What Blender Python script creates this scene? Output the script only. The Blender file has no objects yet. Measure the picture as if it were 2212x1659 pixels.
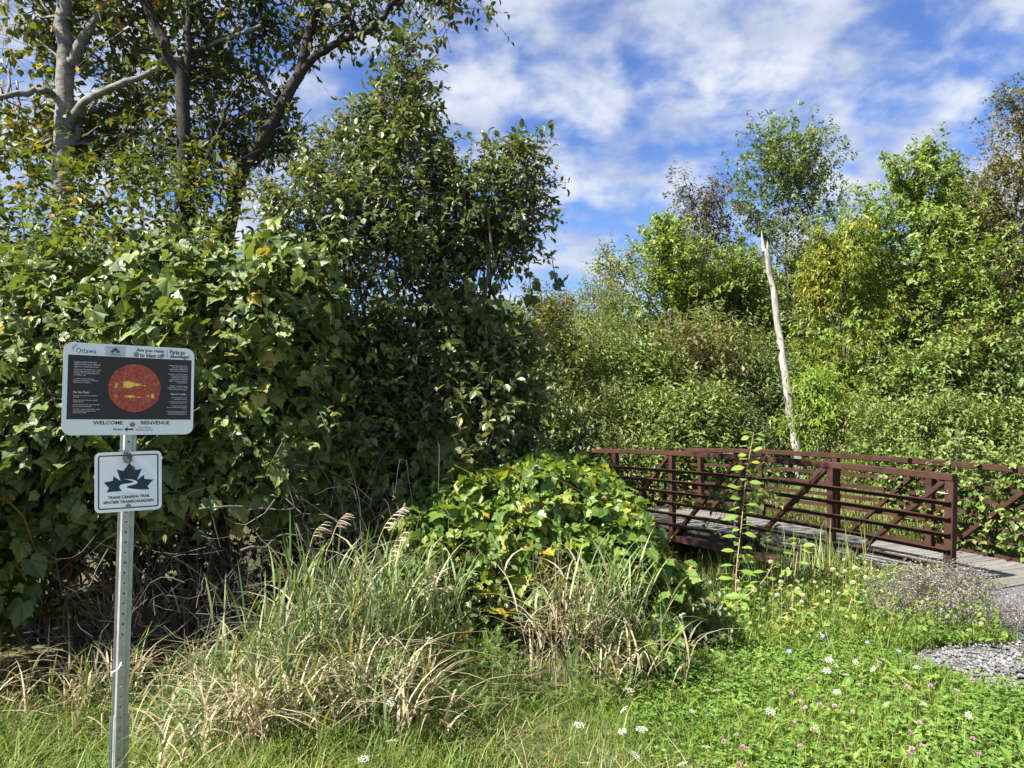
import bpy, math
import numpy as np
from mathutils import Vector, Matrix

# ------------------------------------------------------------------ camera, sky, sun, exposure
scene = bpy.context.scene
EYE, PITCH, FP = 1.65, math.radians(3.6), 1661.0
cam_data = bpy.data.cameras.new('camera')
cam = bpy.data.objects.new('camera', cam_data)
scene.collection.objects.link(cam)
cam.location = (0, 0, EYE)
cam.rotation_euler = (math.radians(90) + PITCH, 0, 0)
cam_data.sensor_width = 36.0
cam_data.lens = 36.0 * FP / 2212.0
cam_data.clip_start = 0.05
cam_data.clip_end = 2000
scene.camera = cam

SUN_EL, SUN_AZ = math.radians(47), math.radians(241)
TOSUN = np.array([math.cos(SUN_EL) * math.sin(SUN_AZ), math.cos(SUN_EL) * math.cos(SUN_AZ), math.sin(SUN_EL)])
world = bpy.data.worlds.new('World')
scene.world = world
world.use_nodes = True
wn, wl = world.node_tree.nodes, world.node_tree.links
wn.clear()


def nd(tree, kind, **kw):
    n = tree.nodes.new(kind)
    for k, v in kw.items():
        if k == 'inp':
            for kk, vv in v.items():
                n.inputs[kk].default_value = vv
        else:
            setattr(n, k, v)
    return n


WT = world.node_tree
sky = nd(WT, 'ShaderNodeTexSky', sky_type='NISHITA', sun_disc=False, sun_elevation=SUN_EL, sun_rotation=SUN_AZ,
         air_density=1.0, dust_density=0.4, ozone_density=4.0)
hs = nd(WT, 'ShaderNodeHueSaturation', inp={'Hue': 0.514, 'Saturation': 1.16, 'Value': 0.98})
bg_sky = nd(WT, 'ShaderNodeBackground', inp={'Strength': 0.063})
wl.new(sky.outputs[0], hs.inputs['Color'])
wl.new(hs.outputs[0], bg_sky.inputs['Color'])
tc = nd(WT, 'ShaderNodeTexCoord')
sep = nd(WT, 'ShaderNodeSeparateXYZ')
wl.new(tc.outputs['Generated'], sep.inputs[0])
den = nd(WT, 'ShaderNodeMath', operation='ADD', inp={1: 0.30})
den2 = nd(WT, 'ShaderNodeMath', operation='MAXIMUM', inp={1: 0.02})
wl.new(sep.outputs[2], den.inputs[0])
wl.new(den.outputs[0], den2.inputs[0])
dx = nd(WT, 'ShaderNodeMath', operation='DIVIDE')
dy = nd(WT, 'ShaderNodeMath', operation='DIVIDE')
wl.new(sep.outputs[0], dx.inputs[0]); wl.new(den2.outputs[0], dx.inputs[1])
wl.new(sep.outputs[1], dy.inputs[0]); wl.new(den2.outputs[0], dy.inputs[1])
comb = nd(WT, 'ShaderNodeCombineXYZ', inp={2: 5.2})
wl.new(dx.outputs[0], comb.inputs[0]); wl.new(dy.outputs[0], comb.inputs[1])
n1 = nd(WT, 'ShaderNodeTexNoise', inp={'Scale': 7.2, 'Detail': 10.0, 'Roughness': 0.53, 'Distortion': 0.15})
n2 = nd(WT, 'ShaderNodeTexNoise', inp={'Scale': 1.9, 'Detail': 3.0, 'Roughness': 0.5})
n3 = nd(WT, 'ShaderNodeTexNoise', inp={'Scale': 6.0, 'Detail': 5.0, 'Roughness': 0.5})
for n in (n1, n2, n3):
    wl.new(comb.outputs[0], n.inputs['Vector'])
addn = nd(WT, 'ShaderNodeMath', operation='MULTIPLY_ADD', inp={1: 0.55})
wl.new(n2.outputs[0], addn.inputs[0]); wl.new(n1.outputs[0], addn.inputs[2])
# cover thins out low over the horizon, as a field of broken cloud seen edge-on does not quite reach it
hz = nd(WT, 'ShaderNodeMapRange', inp={1: 0.02, 2: 0.36, 3: -0.10, 4: 0.0})
wl.new(sep.outputs[2], hz.inputs[0])
addh = nd(WT, 'ShaderNodeMath', operation='ADD')
wl.new(addn.outputs[0], addh.inputs[0]); wl.new(hz.outputs[0], addh.inputs[1])
mask = nd(WT, 'ShaderNodeMapRange', interpolation_type='SMOOTHSTEP', inp={1: 0.62, 2: 0.92, 3: 0.0, 4: 0.94})
wl.new(addh.outputs[0], mask.inputs[0])
crmp = nd(WT, 'ShaderNodeValToRGB')
crmp.color_ramp.elements[0].position = 0.36; crmp.color_ramp.elements[0].color = (0.52, 0.60, 0.78, 1)
crmp.color_ramp.elements[1].position = 0.62; crmp.color_ramp.elements[1].color = (0.88, 0.92, 1.0, 1)
wl.new(n3.outputs[0], crmp.inputs[0])
bg_cl = nd(WT, 'ShaderNodeBackground', inp={'Strength': 0.305})
wl.new(crmp.outputs[0], bg_cl.inputs['Color'])
mixw = nd(WT, 'ShaderNodeMixShader')
wl.new(mask.outputs[0], mixw.inputs[0]); wl.new(bg_sky.outputs[0], mixw.inputs[1]); wl.new(bg_cl.outputs[0], mixw.inputs[2])
wout = nd(WT, 'ShaderNodeOutputWorld')
wl.new(mixw.outputs[0], wout.inputs[0])

sun_d = bpy.data.lights.new('sun', 'SUN')
sun_d.energy = 5.0
sun_d.angle = math.radians(0.5)
sun_d.color = (1.0, 0.95, 0.86)
sun = bpy.data.objects.new('sun', sun_d)
scene.collection.objects.link(sun)
sun.rotation_euler = Vector(-TOSUN).to_track_quat('-Z', 'Y').to_euler()
sun.location = (-20, -8, 30)

vs = scene.view_settings
vs.view_transform = 'Standard'; vs.look = 'None'; vs.gamma = 1.0; vs.use_curve_mapping = False
vs.exposure = 1.72
cy = scene.cycles
cy.use_denoising = True
try:
    cy.denoiser = 'OPENIMAGEDENOISE'; cy.denoising_prefilter = 'ACCURATE'; cy.denoising_input_passes = 'RGB_ALBEDO_NORMAL'
except Exception:
    pass
cy.max_bounces = 8; cy.diffuse_bounces = 4; cy.transmission_bounces = 5; cy.transparent_max_bounces = 8
cy.caustics_reflective = False; cy.caustics_refractive = False

# ------------------------------------------------------------------ helpers
rng = np.random.default_rng(11)
COL = scene.collection


def ray(px, py):
    x, y = (px - 1106) / FP, (830 - py) / FP
    c, s = math.cos(PITCH), math.sin(PITCH)
    d = np.array([x, c - y * s, s + y * c])
    return d / d[1]


def at(px, py, Y):
    d = ray(px, py)
    return np.array([d[0] * Y, Y, EYE + d[2] * Y])


def on(px, py, z):
    d = ray(px, py)
    Y = (z - EYE) / d[2]
    return np.array([d[0] * Y, Y, z])


def sst(a, b, x):
    t = np.clip((np.asarray(x, float) - a) / (b - a), 0, 1)
    return t * t * (3 - 2 * t)


AX = np.array([-0.469, 0.883, 0.0])      # along the bridge
NX = np.array([0.883, 0.469, 0.0])       # across it
P0 = np.array([4.80, 8.56, 0.0])         # foot of the first post
BAY, NB = 1.55, 7
BL = BAY * NB


def gz(x, y):
    x = np.asarray(x, float); y = np.asarray(y, float)
    s = (x - P0[0]) * AX[0] + (y - P0[1]) * AX[1]
    l = (x - P0[0]) * NX[0] + (y - P0[1]) * NX[1]
    d = 0.95 * sst(0.25, 2.0, s) * sst(-7.5, -4.5, l)
    far = 0.55 * sst(10, 16, y)
    z = -np.maximum(d, far)
    z = z - 0.10 * sst(-.62, -.38, s) * sst(-.5, -.25, l) * (1 - sst(2.25, 2.5, l)) * (1 - sst(.3, 1.2, s))
    fe = (x - (P0 + AX * BL)[0]) ** 2 + (y - (P0 + AX * BL)[1]) ** 2
    z = z * (1 - np.exp(-fe / 3.0))
    z = z + 0.03 * np.sin(1.7 * x + 0.6) * np.sin(1.3 * y) * (1 - sst(2.2, 2.7, x) * (1 - sst(9.6, 11, y))) + 0.4 * sst(40, 300, y)
    z = z - 0.32 * sst(-1.0, -2.0, x) * (1 - sst(8, 12, y))
    return z


def norm(v):
    return v / np.maximum(np.linalg.norm(v, axis=-1, keepdims=True), 1e-9)


def tag(o, label=None, cat=None, group=None, kind=None):
    if label: o['label'] = label
    if cat: o['category'] = cat
    if group: o['group'] = group
    if kind: o['kind'] = kind
    return o


def empty(name, loc, label=None, cat=None, group=None, rz=0.0):
    o = bpy.data.objects.new(name, None)
    o.empty_display_size = 0.1
    COL.objects.link(o)
    o.location = [float(v) for v in loc]
    o.rotation_euler = (0, 0, rz)
    return tag(o, label, cat, group)


class Geo:
    def __init__(self):
        self.v, self.f, self.n, self.m = [], [], 0, []

    def add(self, V, F, m=0):
        V = np.asarray(V, np.float32).reshape(-1, 3)
        if isinstance(F, np.ndarray):
            Fs = [F]
        else:
            by = {}
            for f in F:
                by.setdefault(len(f), []).append(f)
            Fs = [np.array(x) for x in by.values()]
        for A in Fs:
            if len(A):
                self.f.append(A.astype(np.int32) + self.n); self.m.append(m)
        self.v.append(V); self.n += len(V)
        return self

    def mesh(self, name, mats, smooth=False):
        me = bpy.data.meshes.new(name)
        if not self.v:
            return me
        V = np.concatenate(self.v)
        loops = np.concatenate([a.ravel() for a in self.f])
        tot = np.concatenate([np.full(len(a), a.shape[1], np.int32) for a in self.f])
        st = np.concatenate([[0], np.cumsum(tot)[:-1]]).astype(np.int32)
        me.vertices.add(len(V)); me.vertices.foreach_set('co', V.ravel())
        me.loops.add(len(loops)); me.loops.foreach_set('vertex_index', loops)
        me.polygons.add(len(tot)); me.polygons.foreach_set('loop_start', st)
        if not isinstance(mats, (list, tuple)):
            mats = [mats]
        for m in mats:
            me.materials.append(m)
        if len(mats) > 1:
            me.polygons.foreach_set('material_index', np.concatenate([np.full(len(a), m, np.int32) for a, m in zip(self.f, self.m)]))
        me.polygons.foreach_set('use_smooth', np.full(len(tot), bool(smooth)))
        me.update(calc_edges=True)
        return me

    def obj(self, name, mats, parent=None, smooth=False, loc=None, kind=None):
        o = bpy.data.objects.new(name, self.mesh(name, mats, smooth))
        COL.objects.link(o)
        if parent is not None: o.parent = parent
        if loc is not None: o.location = [float(v) for v in loc]
        if kind: o['kind'] = kind
        return o


def link_mesh(name, me, parent=None, mat4=None):
    o = bpy.data.objects.new(name, me)
    COL.objects.link(o)
    if parent is not None: o.parent = parent
    if mat4 is not None: o.matrix_basis = mat4
    return o


def copy_tree(o, parent=None):
    c = o.copy(); COL.objects.link(c)
    if parent is not None: c.parent = parent
    for ch in list(o.children):
        copy_tree(ch, c)
    return c


def tubes(P, R, sides=5, cap=True):
    """P (n,k,3) polylines, R (n,k) radii -> verts, quads"""
    P = np.asarray(P, float); R = np.asarray(R, float)
    n, k = P.shape[:2]
    T = np.gradient(P, axis=1); T = norm(T)
    d = norm(P[:, -1] - P[:, 0])
    ref = np.where(np.abs(d[:, 2:3]) > 0.9, np.array([[1.0, 0.2, 0]]), np.array([[0, 0.1, 1.0]]))
    U = norm(np.cross(T, ref[:, None, :])); W = np.cross(T, U)
    a = np.arange(sides) * 2 * np.pi / sides
    V = P[:, :, None] + R[:, :, None, None] * (np.cos(a)[None, None, :, None] * U[:, :, None] + np.sin(a)[None, None, :, None] * W[:, :, None])
    base = (np.arange(n) * k * sides)[:, None, None]
    i = np.arange(k - 1)[None, :, None] * sides
    j = np.arange(sides)[None, None, :]; j2 = (j + 1) % sides
    F = np.stack([base + i + j, base + i + j2, base + i + sides + j2, base + i + sides + j], -1).reshape(-1, 4)
    return V.reshape(-1, 3), F


def tube1(g, pts, r, sides=6, m=0):
    pts = np.asarray(pts, float)
    r = np.broadcast_to(np.asarray(r, float), (len(pts),))
    V, F = tubes(pts[None], r[None], sides)
    g.add(V, F, m)
    s = sides
    g.add(V[:s][::-1], [list(range(s))], m)
    g.add(V[-s:], [list(range(s))], m)
    return g


def spline(pts, k):
    pts = np.asarray(pts, float)
    n = len(pts)
    t = np.linspace(0, n - 1, k)
    i = np.clip(t.astype(int), 0, n - 2); f = (t - i)[:, None]
    p0 = pts[np.maximum(i - 1, 0)]; p1 = pts[i]; p2 = pts[i + 1]; p3 = pts[np.minimum(i + 2, n - 1)]
    return 0.5 * (2 * p1 + (p2 - p0) * f + (2 * p0 - 5 * p1 + 4 * p2 - p3) * f ** 2 + (3 * p1 - p0 - 3 * p2 + p3) * f ** 3)


def box(g, lo, hi, m=0, ch=0.0):
    lo, hi = np.asarray(lo, float), np.asarray(hi, float)
    if ch <= 0:
        V = [[x, y, z] for x in (lo[0], hi[0]) for y in (lo[1], hi[1]) for z in (lo[2], hi[2])]
        F = [[0, 1, 3, 2], [4, 6, 7, 5], [0, 4, 5, 1], [2, 3, 7, 6], [0, 2, 6, 4], [1, 5, 7, 3]]
        return g.add(V, F, m)
    w, h = hi[1] - lo[1], hi[2] - lo[2]
    c = 0.5 * (lo + hi)
    return sweep(g, [[lo[0], c[1], c[2]], [hi[0], c[1], c[2]]], w, h, (0, 0, 1), ch, m)


def sweep(g, pts, w, h, up, ch=0.004, m=0, prof=None):
    """chamfered rectangular bar along a polyline: w sideways, h along up"""
    pts = np.asarray(pts, float); up = np.asarray(up, float)
    T = norm(np.gradient(pts, axis=0))
    S = norm(np.cross(T, up)); U = np.cross(S, T)
    if prof is None:
        a, b = w / 2, h / 2
        prof = [(-a + ch, -b), (a - ch, -b), (a, -b + ch), (a, b - ch), (a - ch, b), (-a + ch, b), (-a, b - ch), (-a, -b + ch)]
    prof = np.array(prof); k = len(prof)
    V = pts[:, None] + prof[None, :, :1] * S[:, None] + prof[None, :, 1:] * U[:, None]
    F = []
    for i in range(len(pts) - 1):
        for j in range(k):
            j2 = (j + 1) % k
            F.append([i * k + j, i * k + j2, (i + 1) * k + j2, (i + 1) * k + j])
    g.add(V.reshape(-1, 3), F, m)
    g.add(V[0][::-1], [list(range(k))], m); g.add(V[-1], [list(range(k))], m)
    return g


# ------------------------------------------------------------------ materials
def pmat(name, col, rough=0.6, spec=0.3, metal=0.0, var=None, vscale=6.0, bump=0.0, bscale=40.0, stretch=(1, 1, 1), rnd=0.0, detail=6):
    m = bpy.data.materials.new(name); m.use_nodes = True
    t = m.node_tree; b = t.nodes['Principled BSDF']
    b.inputs['Roughness'].default_value = rough
    b.inputs['Specular IOR Level'].default_value = spec
    b.inputs['Metallic'].default_value = metal
    tco = nd(t, 'ShaderNodeTexCoord'); mp = nd(t, 'ShaderNodeMapping'); mp.inputs['Scale'].default_value = stretch
    t.links.new(tco.outputs['Object'], mp.inputs[0])
    out = None
    if var is not None:
        n = nd(t, 'ShaderNodeTexNoise', inp={'Scale': vscale, 'Detail': float(detail), 'Roughness': 0.6})
        t.links.new(mp.outputs[0], n.inputs['Vector'])
        r = nd(t, 'ShaderNodeValToRGB')
        r.color_ramp.elements[0].position = 0.3; r.color_ramp.elements[0].color = (*col, 1)
        r.color_ramp.elements[1].position = 0.7; r.color_ramp.elements[1].color = (*var, 1)
        t.links.new(n.outputs[0], r.inputs[0]); out = r.outputs[0]
    else:
        b.inputs['Base Color'].default_value = (*col, 1)
    if rnd > 0:
        oi = nd(t, 'ShaderNodeObjectInfo'); gm = nd(t, 'ShaderNodeNewGeometry')
        ad = nd(t, 'ShaderNodeMath', operation='ADD'); fr = nd(t, 'ShaderNodeMath', operation='FRACT')
        t.links.new(oi.outputs['Random'], ad.inputs[0]); t.links.new(gm.outputs['Random Per Island'], ad.inputs[1]); t.links.new(ad.outputs[0], fr.inputs[0])
        mr = nd(t, 'ShaderNodeMapRange', inp={1: 0.0, 2: 1.0, 3: 1 - rnd, 4: 1 + rnd}); t.links.new(fr.outputs[0], mr.inputs[0])
        hv = nd(t, 'ShaderNodeHueSaturation'); t.links.new(mr.outputs[0], hv.inputs['Value'])
        if out is not None: t.links.new(out, hv.inputs['Color'])
        else: hv.inputs['Color'].default_value = (*col, 1)
        out = hv.outputs[0]
    if out is not None: t.links.new(out, b.inputs['Base Color'])
    if bump > 0:
        n = nd(t, 'ShaderNodeTexNoise', inp={'Scale': bscale, 'Detail': 6.0, 'Roughness': 0.65})
        t.links.new(mp.outputs[0], n.inputs['Vector'])
        bp = nd(t, 'ShaderNodeBump', inp={'Strength': bump, 'Distance': 0.02})
        t.links.new(n.outputs[0], bp.inputs['Height']); t.links.new(bp.outputs[0], b.inputs['Normal'])
    return m


def leafmat(name, cols, trans=0.33, rough=0.5, spec=0.35, clump=1.2, tcol=(1.5, 1.35, 0.5)):
    """cols: list of (position, rgb); one random value per leaf picks the colour, broad noise shifts whole sprays"""
    m = bpy.data.materials.new(name); m.use_nodes = True
    t = m.node_tree; b = t.nodes['Principled BSDF']; out = t.nodes['Material Output']
    oi = nd(t, 'ShaderNodeObjectInfo'); gm = nd(t, 'ShaderNodeNewGeometry')
    ad = nd(t, 'ShaderNodeMath', operation='ADD'); fr = nd(t, 'ShaderNodeMath', operation='FRACT')
    t.links.new(oi.outputs['Random'], ad.inputs[0]); t.links.new(gm.outputs['Random Per Island'], ad.inputs[1]); t.links.new(ad.outputs[0], fr.inputs[0])
    no = nd(t, 'ShaderNodeTexNoise', inp={'Scale': clump, 'Detail': 2.0})
    t.links.new(gm.outputs['Position'], no.inputs['Vector'])
    ma = nd(t, 'ShaderNodeMath', operation='MULTIPLY_ADD', inp={1: 0.9, 2: -0.45}); t.links.new(no.outputs[0], ma.inputs[0])
    sm = nd(t, 'ShaderNodeMath', operation='ADD', use_clamp=True); t.links.new(fr.outputs[0], sm.inputs[0]); t.links.new(ma.outputs[0], sm.inputs[1])
    r = nd(t, 'ShaderNodeValToRGB'); e = r.color_ramp.elements
    e[0].position, e[0].color = cols[0][0], (*cols[0][1], 1)
    e[1].position, e[1].color = cols[-1][0], (*cols[-1][1], 1)
    for p, c in cols[1:-1]:
        x = e.new(p); x.color = (*c, 1)
    t.links.new(sm.outputs[0], r.inputs[0])
    t.links.new(r.outputs[0], b.inputs['Base Color'])
    b.inputs['Roughness'].default_value = rough; b.inputs['Specular IOR Level'].default_value = spec
    mc = nd(t, 'ShaderNodeMix', data_type='RGBA', blend_type='MULTIPLY'); mc.inputs['Factor'].default_value = 1.0
    t.links.new(r.outputs[0], mc.inputs['A']); mc.inputs['B'].default_value = (*tcol, 1)
    tr = nd(t, 'ShaderNodeBsdfTranslucent'); t.links.new(mc.outputs['Result'], tr.inputs[0])
    mx = nd(t, 'ShaderNodeMixShader', inp={0: trans})
    t.links.new(b.outputs[0], mx.inputs[1]); t.links.new(tr.outputs[0], mx.inputs[2]); t.links.new(mx.outputs[0], out.inputs[0])
    return m


M = {}
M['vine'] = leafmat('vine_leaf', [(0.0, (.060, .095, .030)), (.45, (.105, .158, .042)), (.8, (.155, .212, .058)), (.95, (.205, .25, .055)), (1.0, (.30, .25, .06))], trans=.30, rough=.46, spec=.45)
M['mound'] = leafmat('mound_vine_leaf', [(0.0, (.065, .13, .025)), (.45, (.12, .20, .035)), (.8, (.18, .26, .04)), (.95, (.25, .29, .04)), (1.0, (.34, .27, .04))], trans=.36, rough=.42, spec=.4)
M['oval'] = leafmat('oval_shrub_leaf', [(0.0, (.055, .085, .028)), (.5, (.10, .14, .05)), (.9, (.16, .195, .075)), (1.0, (.20, .20, .06))], trans=.28, rough=.40, spec=.5)
M['aspen'] = leafmat('aspen_leaf', [(0.0, (.055, .085, .018)), (.5, (.095, .125, .025)), (.85, (.16, .17, .03)), (.96, (.30, .24, .03)), (1.0, (.42, .25, .03))], trans=.42, rough=.5)
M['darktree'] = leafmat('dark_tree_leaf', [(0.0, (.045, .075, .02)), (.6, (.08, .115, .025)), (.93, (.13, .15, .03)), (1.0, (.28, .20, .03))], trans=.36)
M['ash'] = leafmat('ash_leaf', [(0.0, (.10, .165, .03)), (.5, (.155, .23, .04)), (1.0, (.22, .29, .055))], trans=.34, clump=.6)
M['bluegreen'] = leafmat('bluegreen_leaf', [(0.0, (.075, .12, .042)), (.6, (.125, .18, .065)), (1.0, (.19, .24, .09))], trans=.3, clump=.6)
M['yellow'] = leafmat('yellowgreen_leaf', [(0.0, (.12, .18, .03)), (.6, (.20, .26, .04)), (.88, (.28, .30, .05)), (1.0, (.48, .36, .05))], trans=.36, clump=.8)
M['willow'] = leafmat('willow_leaf', [(0.0, (.11, .15, .045)), (.5, (.17, .21, .07)), (1.0, (.25, .275, .10))], trans=.3, clump=.5)
M['olive'] = leafmat('olive_leaf', [(0.0, (.085, .09, .035)), (.6, (.13, .135, .05)), (.9, (.18, .16, .06)), (1.0, (.26, .16, .06))], trans=.3, clump=.6)
M['plum'] = leafmat('plum_leaf', [(0.0, (.06, .06, .04)), (.6, (.095, .095, .06)), (1.0, (.16, .11, .08))], trans=.25, clump=.6)
M['shrubgreen'] = leafmat('shrub_leaf', [(0.0, (.09, .145, .035)), (.5, (.14, .20, .05)), (1.0, (.22, .27, .07))], trans=.32, clump=.6)
M['sapling'] = leafmat('sapling_leaf', [(0.0, (.14, .24, .04)), (.7, (.20, .30, .05)), (1.0, (.30, .33, .05))], trans=.38)
M['grass'] = leafmat('grass_blade', [(0.0, (.07, .13, .022)), (.5, (.13, .21, .035)), (.85, (.20, .27, .05)), (1.0, (.34, .30, .10))], trans=.34, clump=.9)
M['lawn'] = leafmat('lawn_blade', [(0.0, (.085, .165, .022)), (.5, (.145, .24, .032)), (.9, (.23, .29, .05)), (1.0, (.33, .30, .10))], trans=.36, clump=.9)
M['clover'] = leafmat('clover_leaf', [(0.0, (.08, .17, .028)), (.6, (.135, .24, .038)), (1.0, (.21, .29, .05))], trans=.32, clump=1.5)
M['reed'] = leafmat('reed_blade', [(0.0, (.10, .17, .06)), (.6, (.17, .245, .095)), (.93, (.25, .30, .13)), (1.0, (.36, .32, .16))], trans=.3, clump=1.5)
M['straw'] = leafmat('straw_blade', [(0.0, (.16, .13, .065)), (.5, (.32, .265, .155)), (1.0, (.50, .44, .29))], trans=.2, rough=.6, clump=2, tcol=(1.1, 1, .8))
M['sedge'] = leafmat('sedge_blade', [(0.0, (.13, .19, .045)), (.6, (.21, .27, .075)), (.9, (.30, .32, .10)), (1.0, (.40, .36, .16))], trans=.3, clump=1.0)
M['vetch'] = leafmat('vetch_leaflet', [(0.0, (.07, .15, .03)), (.7, (.12, .22, .045)), (1.0, (.18, .27, .05))], trans=.33)
M['greyweed'] = leafmat('dry_weed_leaf', [(0.0, (.10, .085, .075)), (.5, (.19, .17, .15)), (1.0, (.30, .28, .25))], trans=.12, rough=.8, spec=.1, tcol=(1, 1, 1))
M['rustleaf'] = leafmat('rust_leaf', [(0.0, (.16, .06, .03)), (.6, (.26, .13, .07)), (1.0, (.36, .26, .15))], trans=.25)
M['stem_green'] = pmat('green_stem', (.16, .20, .05), .6, var=(.24, .24, .07), vscale=20)
M['stem_tan'] = pmat('tan_stem', (.30, .23, .11), .7, var=(.40, .32, .17), vscale=25)
M['stem_red'] = pmat('vine_stem', (.12, .065, .035), .7, var=(.20, .12, .06), vscale=20)
M['bark_pale'] = pmat('aspen_bark', (.085, .082, .075), .85, .15, var=(.25, .245, .22), vscale=7, bump=.6, bscale=18, stretch=(1, 1, 2.2))
M['bark_dark'] = pmat('dark_bark', (.022, .019, .016), .9, .1, var=(.060, .052, .044), vscale=9, bump=.9, bscale=22, stretch=(1, 1, .35))
M['bark_grey'] = pmat('grey_bark', (.07, .065, .055), .9, .1, var=(.14, .13, .11), vscale=8, bump=.5, bscale=20)
M['twig'] = pmat('dead_twig', (.06, .052, .044), .85, .1, var=(.17, .152, .135), vscale=3, rnd=.35)
M['deadwood'] = pmat('bleached_wood', (.16, .15, .13), .85, .1, var=(.44, .42, .38), vscale=5.0, bump=.9, bscale=12, stretch=(2, 2, .5))
M['steel'] = pmat('weathering_steel', (.026, .0125, .0085), .72, .2, var=(.060, .027, .017), vscale=5, bump=.15, bscale=180)
M['plank'] = pmat('grey_plank', (.10, .095, .086), .85, .15, var=(.20, .19, .172), vscale=3.5, bump=.45, bscale=30, stretch=(.6, 9, 9), rnd=.16)
M['beam'] = pmat('creosote_timber', (.025, .022, .018), .85, .1, var=(.075, .065, .055), vscale=4, bump=.5, bscale=25, stretch=(1, 6, 6))
M['galv'] = pmat('galvanised_steel', (.33, .36, .34), .45, .5, metal=.55, var=(.47, .50, .48), vscale=22, bump=.06, bscale=120)
M['bolt'] = pmat('bolt_zinc', (.30, .30, .29), .45, .5, metal=.7, var=(.2, .2, .2), vscale=60)
M['signwhite'] = pmat('sign_white', (.80, .84, .86), .42, .4, var=(.83, .87, .89), vscale=6)
M['signgrey'] = pmat('decal_grey', (.50, .55, .60), .4, .4)
M['signblack'] = pmat('sign_black', (.012, .011, .010), .38, .45, var=(.020, .018, .016), vscale=14)
M['navy'] = pmat('print_navy', (.008, .030, .060), .45, .4)
M['ink'] = pmat('print_ink', (.010, .018, .030), .5, .35)
M['inkwhite'] = pmat('print_white', (.62, .62, .60), .5, .3)
M['logoblue'] = pmat('print_slate_blue', (.055, .085, .22), .5, .3)
M['logoteal'] = pmat('print_teal', (.12, .42, .46), .5, .3)
M['alu'] = pmat('aluminium_edge', (.55, .57, .58), .4, .5, metal=.6)
M['frame'] = pmat('spectacle_frame', (.02, .02, .025), .35, .5)
M['lens'] = pmat('spectacle_lens', (.55, .60, .60), .03, .6)
_l = M['lens'].node_tree.nodes['Principled BSDF']; _l.inputs['Transmission Weight'].default_value = .95; _l.inputs['IOR'].default_value = 1.2
M['string'] = pmat('white_string', (.78, .78, .75), .8, .2)
M['petalwhite'] = leafmat('white_petal', [(0, (.55, .56, .52)), (1, (.72, .72, .68))], trans=.25, tcol=(1, 1, 1))
M['petalpink'] = leafmat('pink_petal', [(0, (.40, .12, .27)), (.6, (.60, .26, .42)), (1, (.75, .50, .58))], trans=.25, tcol=(1, 1, 1))
M['petalblue'] = leafmat('blue_petal', [(0, (.14, .20, .62)), (1, (.26, .33, .78))], trans=.25, tcol=(1, 1, 1))
M['petalyellow'] = leafmat('yellow_petal', [(0, (.45, .48, .06)), (1, (.65, .58, .10))], trans=.25, tcol=(1, 1, 1))
M['seedhead'] = leafmat('seed_head', [(0, (.30, .30, .15)), (1, (.48, .45, .27))], trans=.15, tcol=(1, 1, .9))
M['seedtan'] = leafmat('seed_tan', [(0, (.36, .28, .19)), (1, (.58, .48, .36))], trans=.2, tcol=(1, 1, .9))
M['stone'] = pmat('gravel_stone', (.11, .108, .11), .85, .2, var=(.24, .235, .235), vscale=2, rnd=.35)


def ground_mat(name, cols, scale, bump, bscale):
    m = bpy.data.materials.new(name); m.use_nodes = True
    t = m.node_tree; b = t.nodes['Principled BSDF']
    b.inputs['Roughness'].default_value = .92; b.inputs['Specular IOR Level'].default_value = .15
    g = nd(t, 'ShaderNodeNewGeometry')
    n = nd(t, 'ShaderNodeTexNoise', inp={'Scale': scale, 'Detail': 9.0, 'Roughness': .68}); t.links.new(g.outputs['Position'], n.inputs['Vector'])
    r = nd(t, 'ShaderNodeValToRGB'); e = r.color_ramp.elements
    e[0].position, e[0].color = .28, (*cols[0], 1); e[1].position, e[1].color = .72, (*cols[-1], 1)
    for i, c in enumerate(cols[1:-1]):
        x = e.new(.28 + .44 * (i + 1) / (len(cols) - 1)); x.color = (*c, 1)
    t.links.new(n.outputs[0], r.inputs[0]); t.links.new(r.outputs[0], b.inputs['Base Color'])
    n2_ = nd(t, 'ShaderNodeTexNoise', inp={'Scale': bscale, 'Detail': 8.0, 'Roughness': .7}); t.links.new(g.outputs['Position'], n2_.inputs['Vector'])
    bp = nd(t, 'ShaderNodeBump', inp={'Strength': bump, 'Distance': .02}); t.links.new(n2_.outputs[0], bp.inputs['Height']); t.links.new(bp.outputs[0], b.inputs['Normal'])
    return m


M['soil'] = ground_mat('soil', [(.030, .034, .014), (.060, .066, .024), (.10, .095, .040), (.075, .10, .03)], 2.2, .8, 25)
M['asphalt'] = ground_mat('asphalt', [(.075, .075, .08), (.12, .12, .125), (.17, .17, .175)], 26, .6, 140)
M['gravel'] = ground_mat('gravel', [(.07, .068, .066), (.12, .118, .116), (.18, .178, .176)], 18, 1.0, 60)

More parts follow.
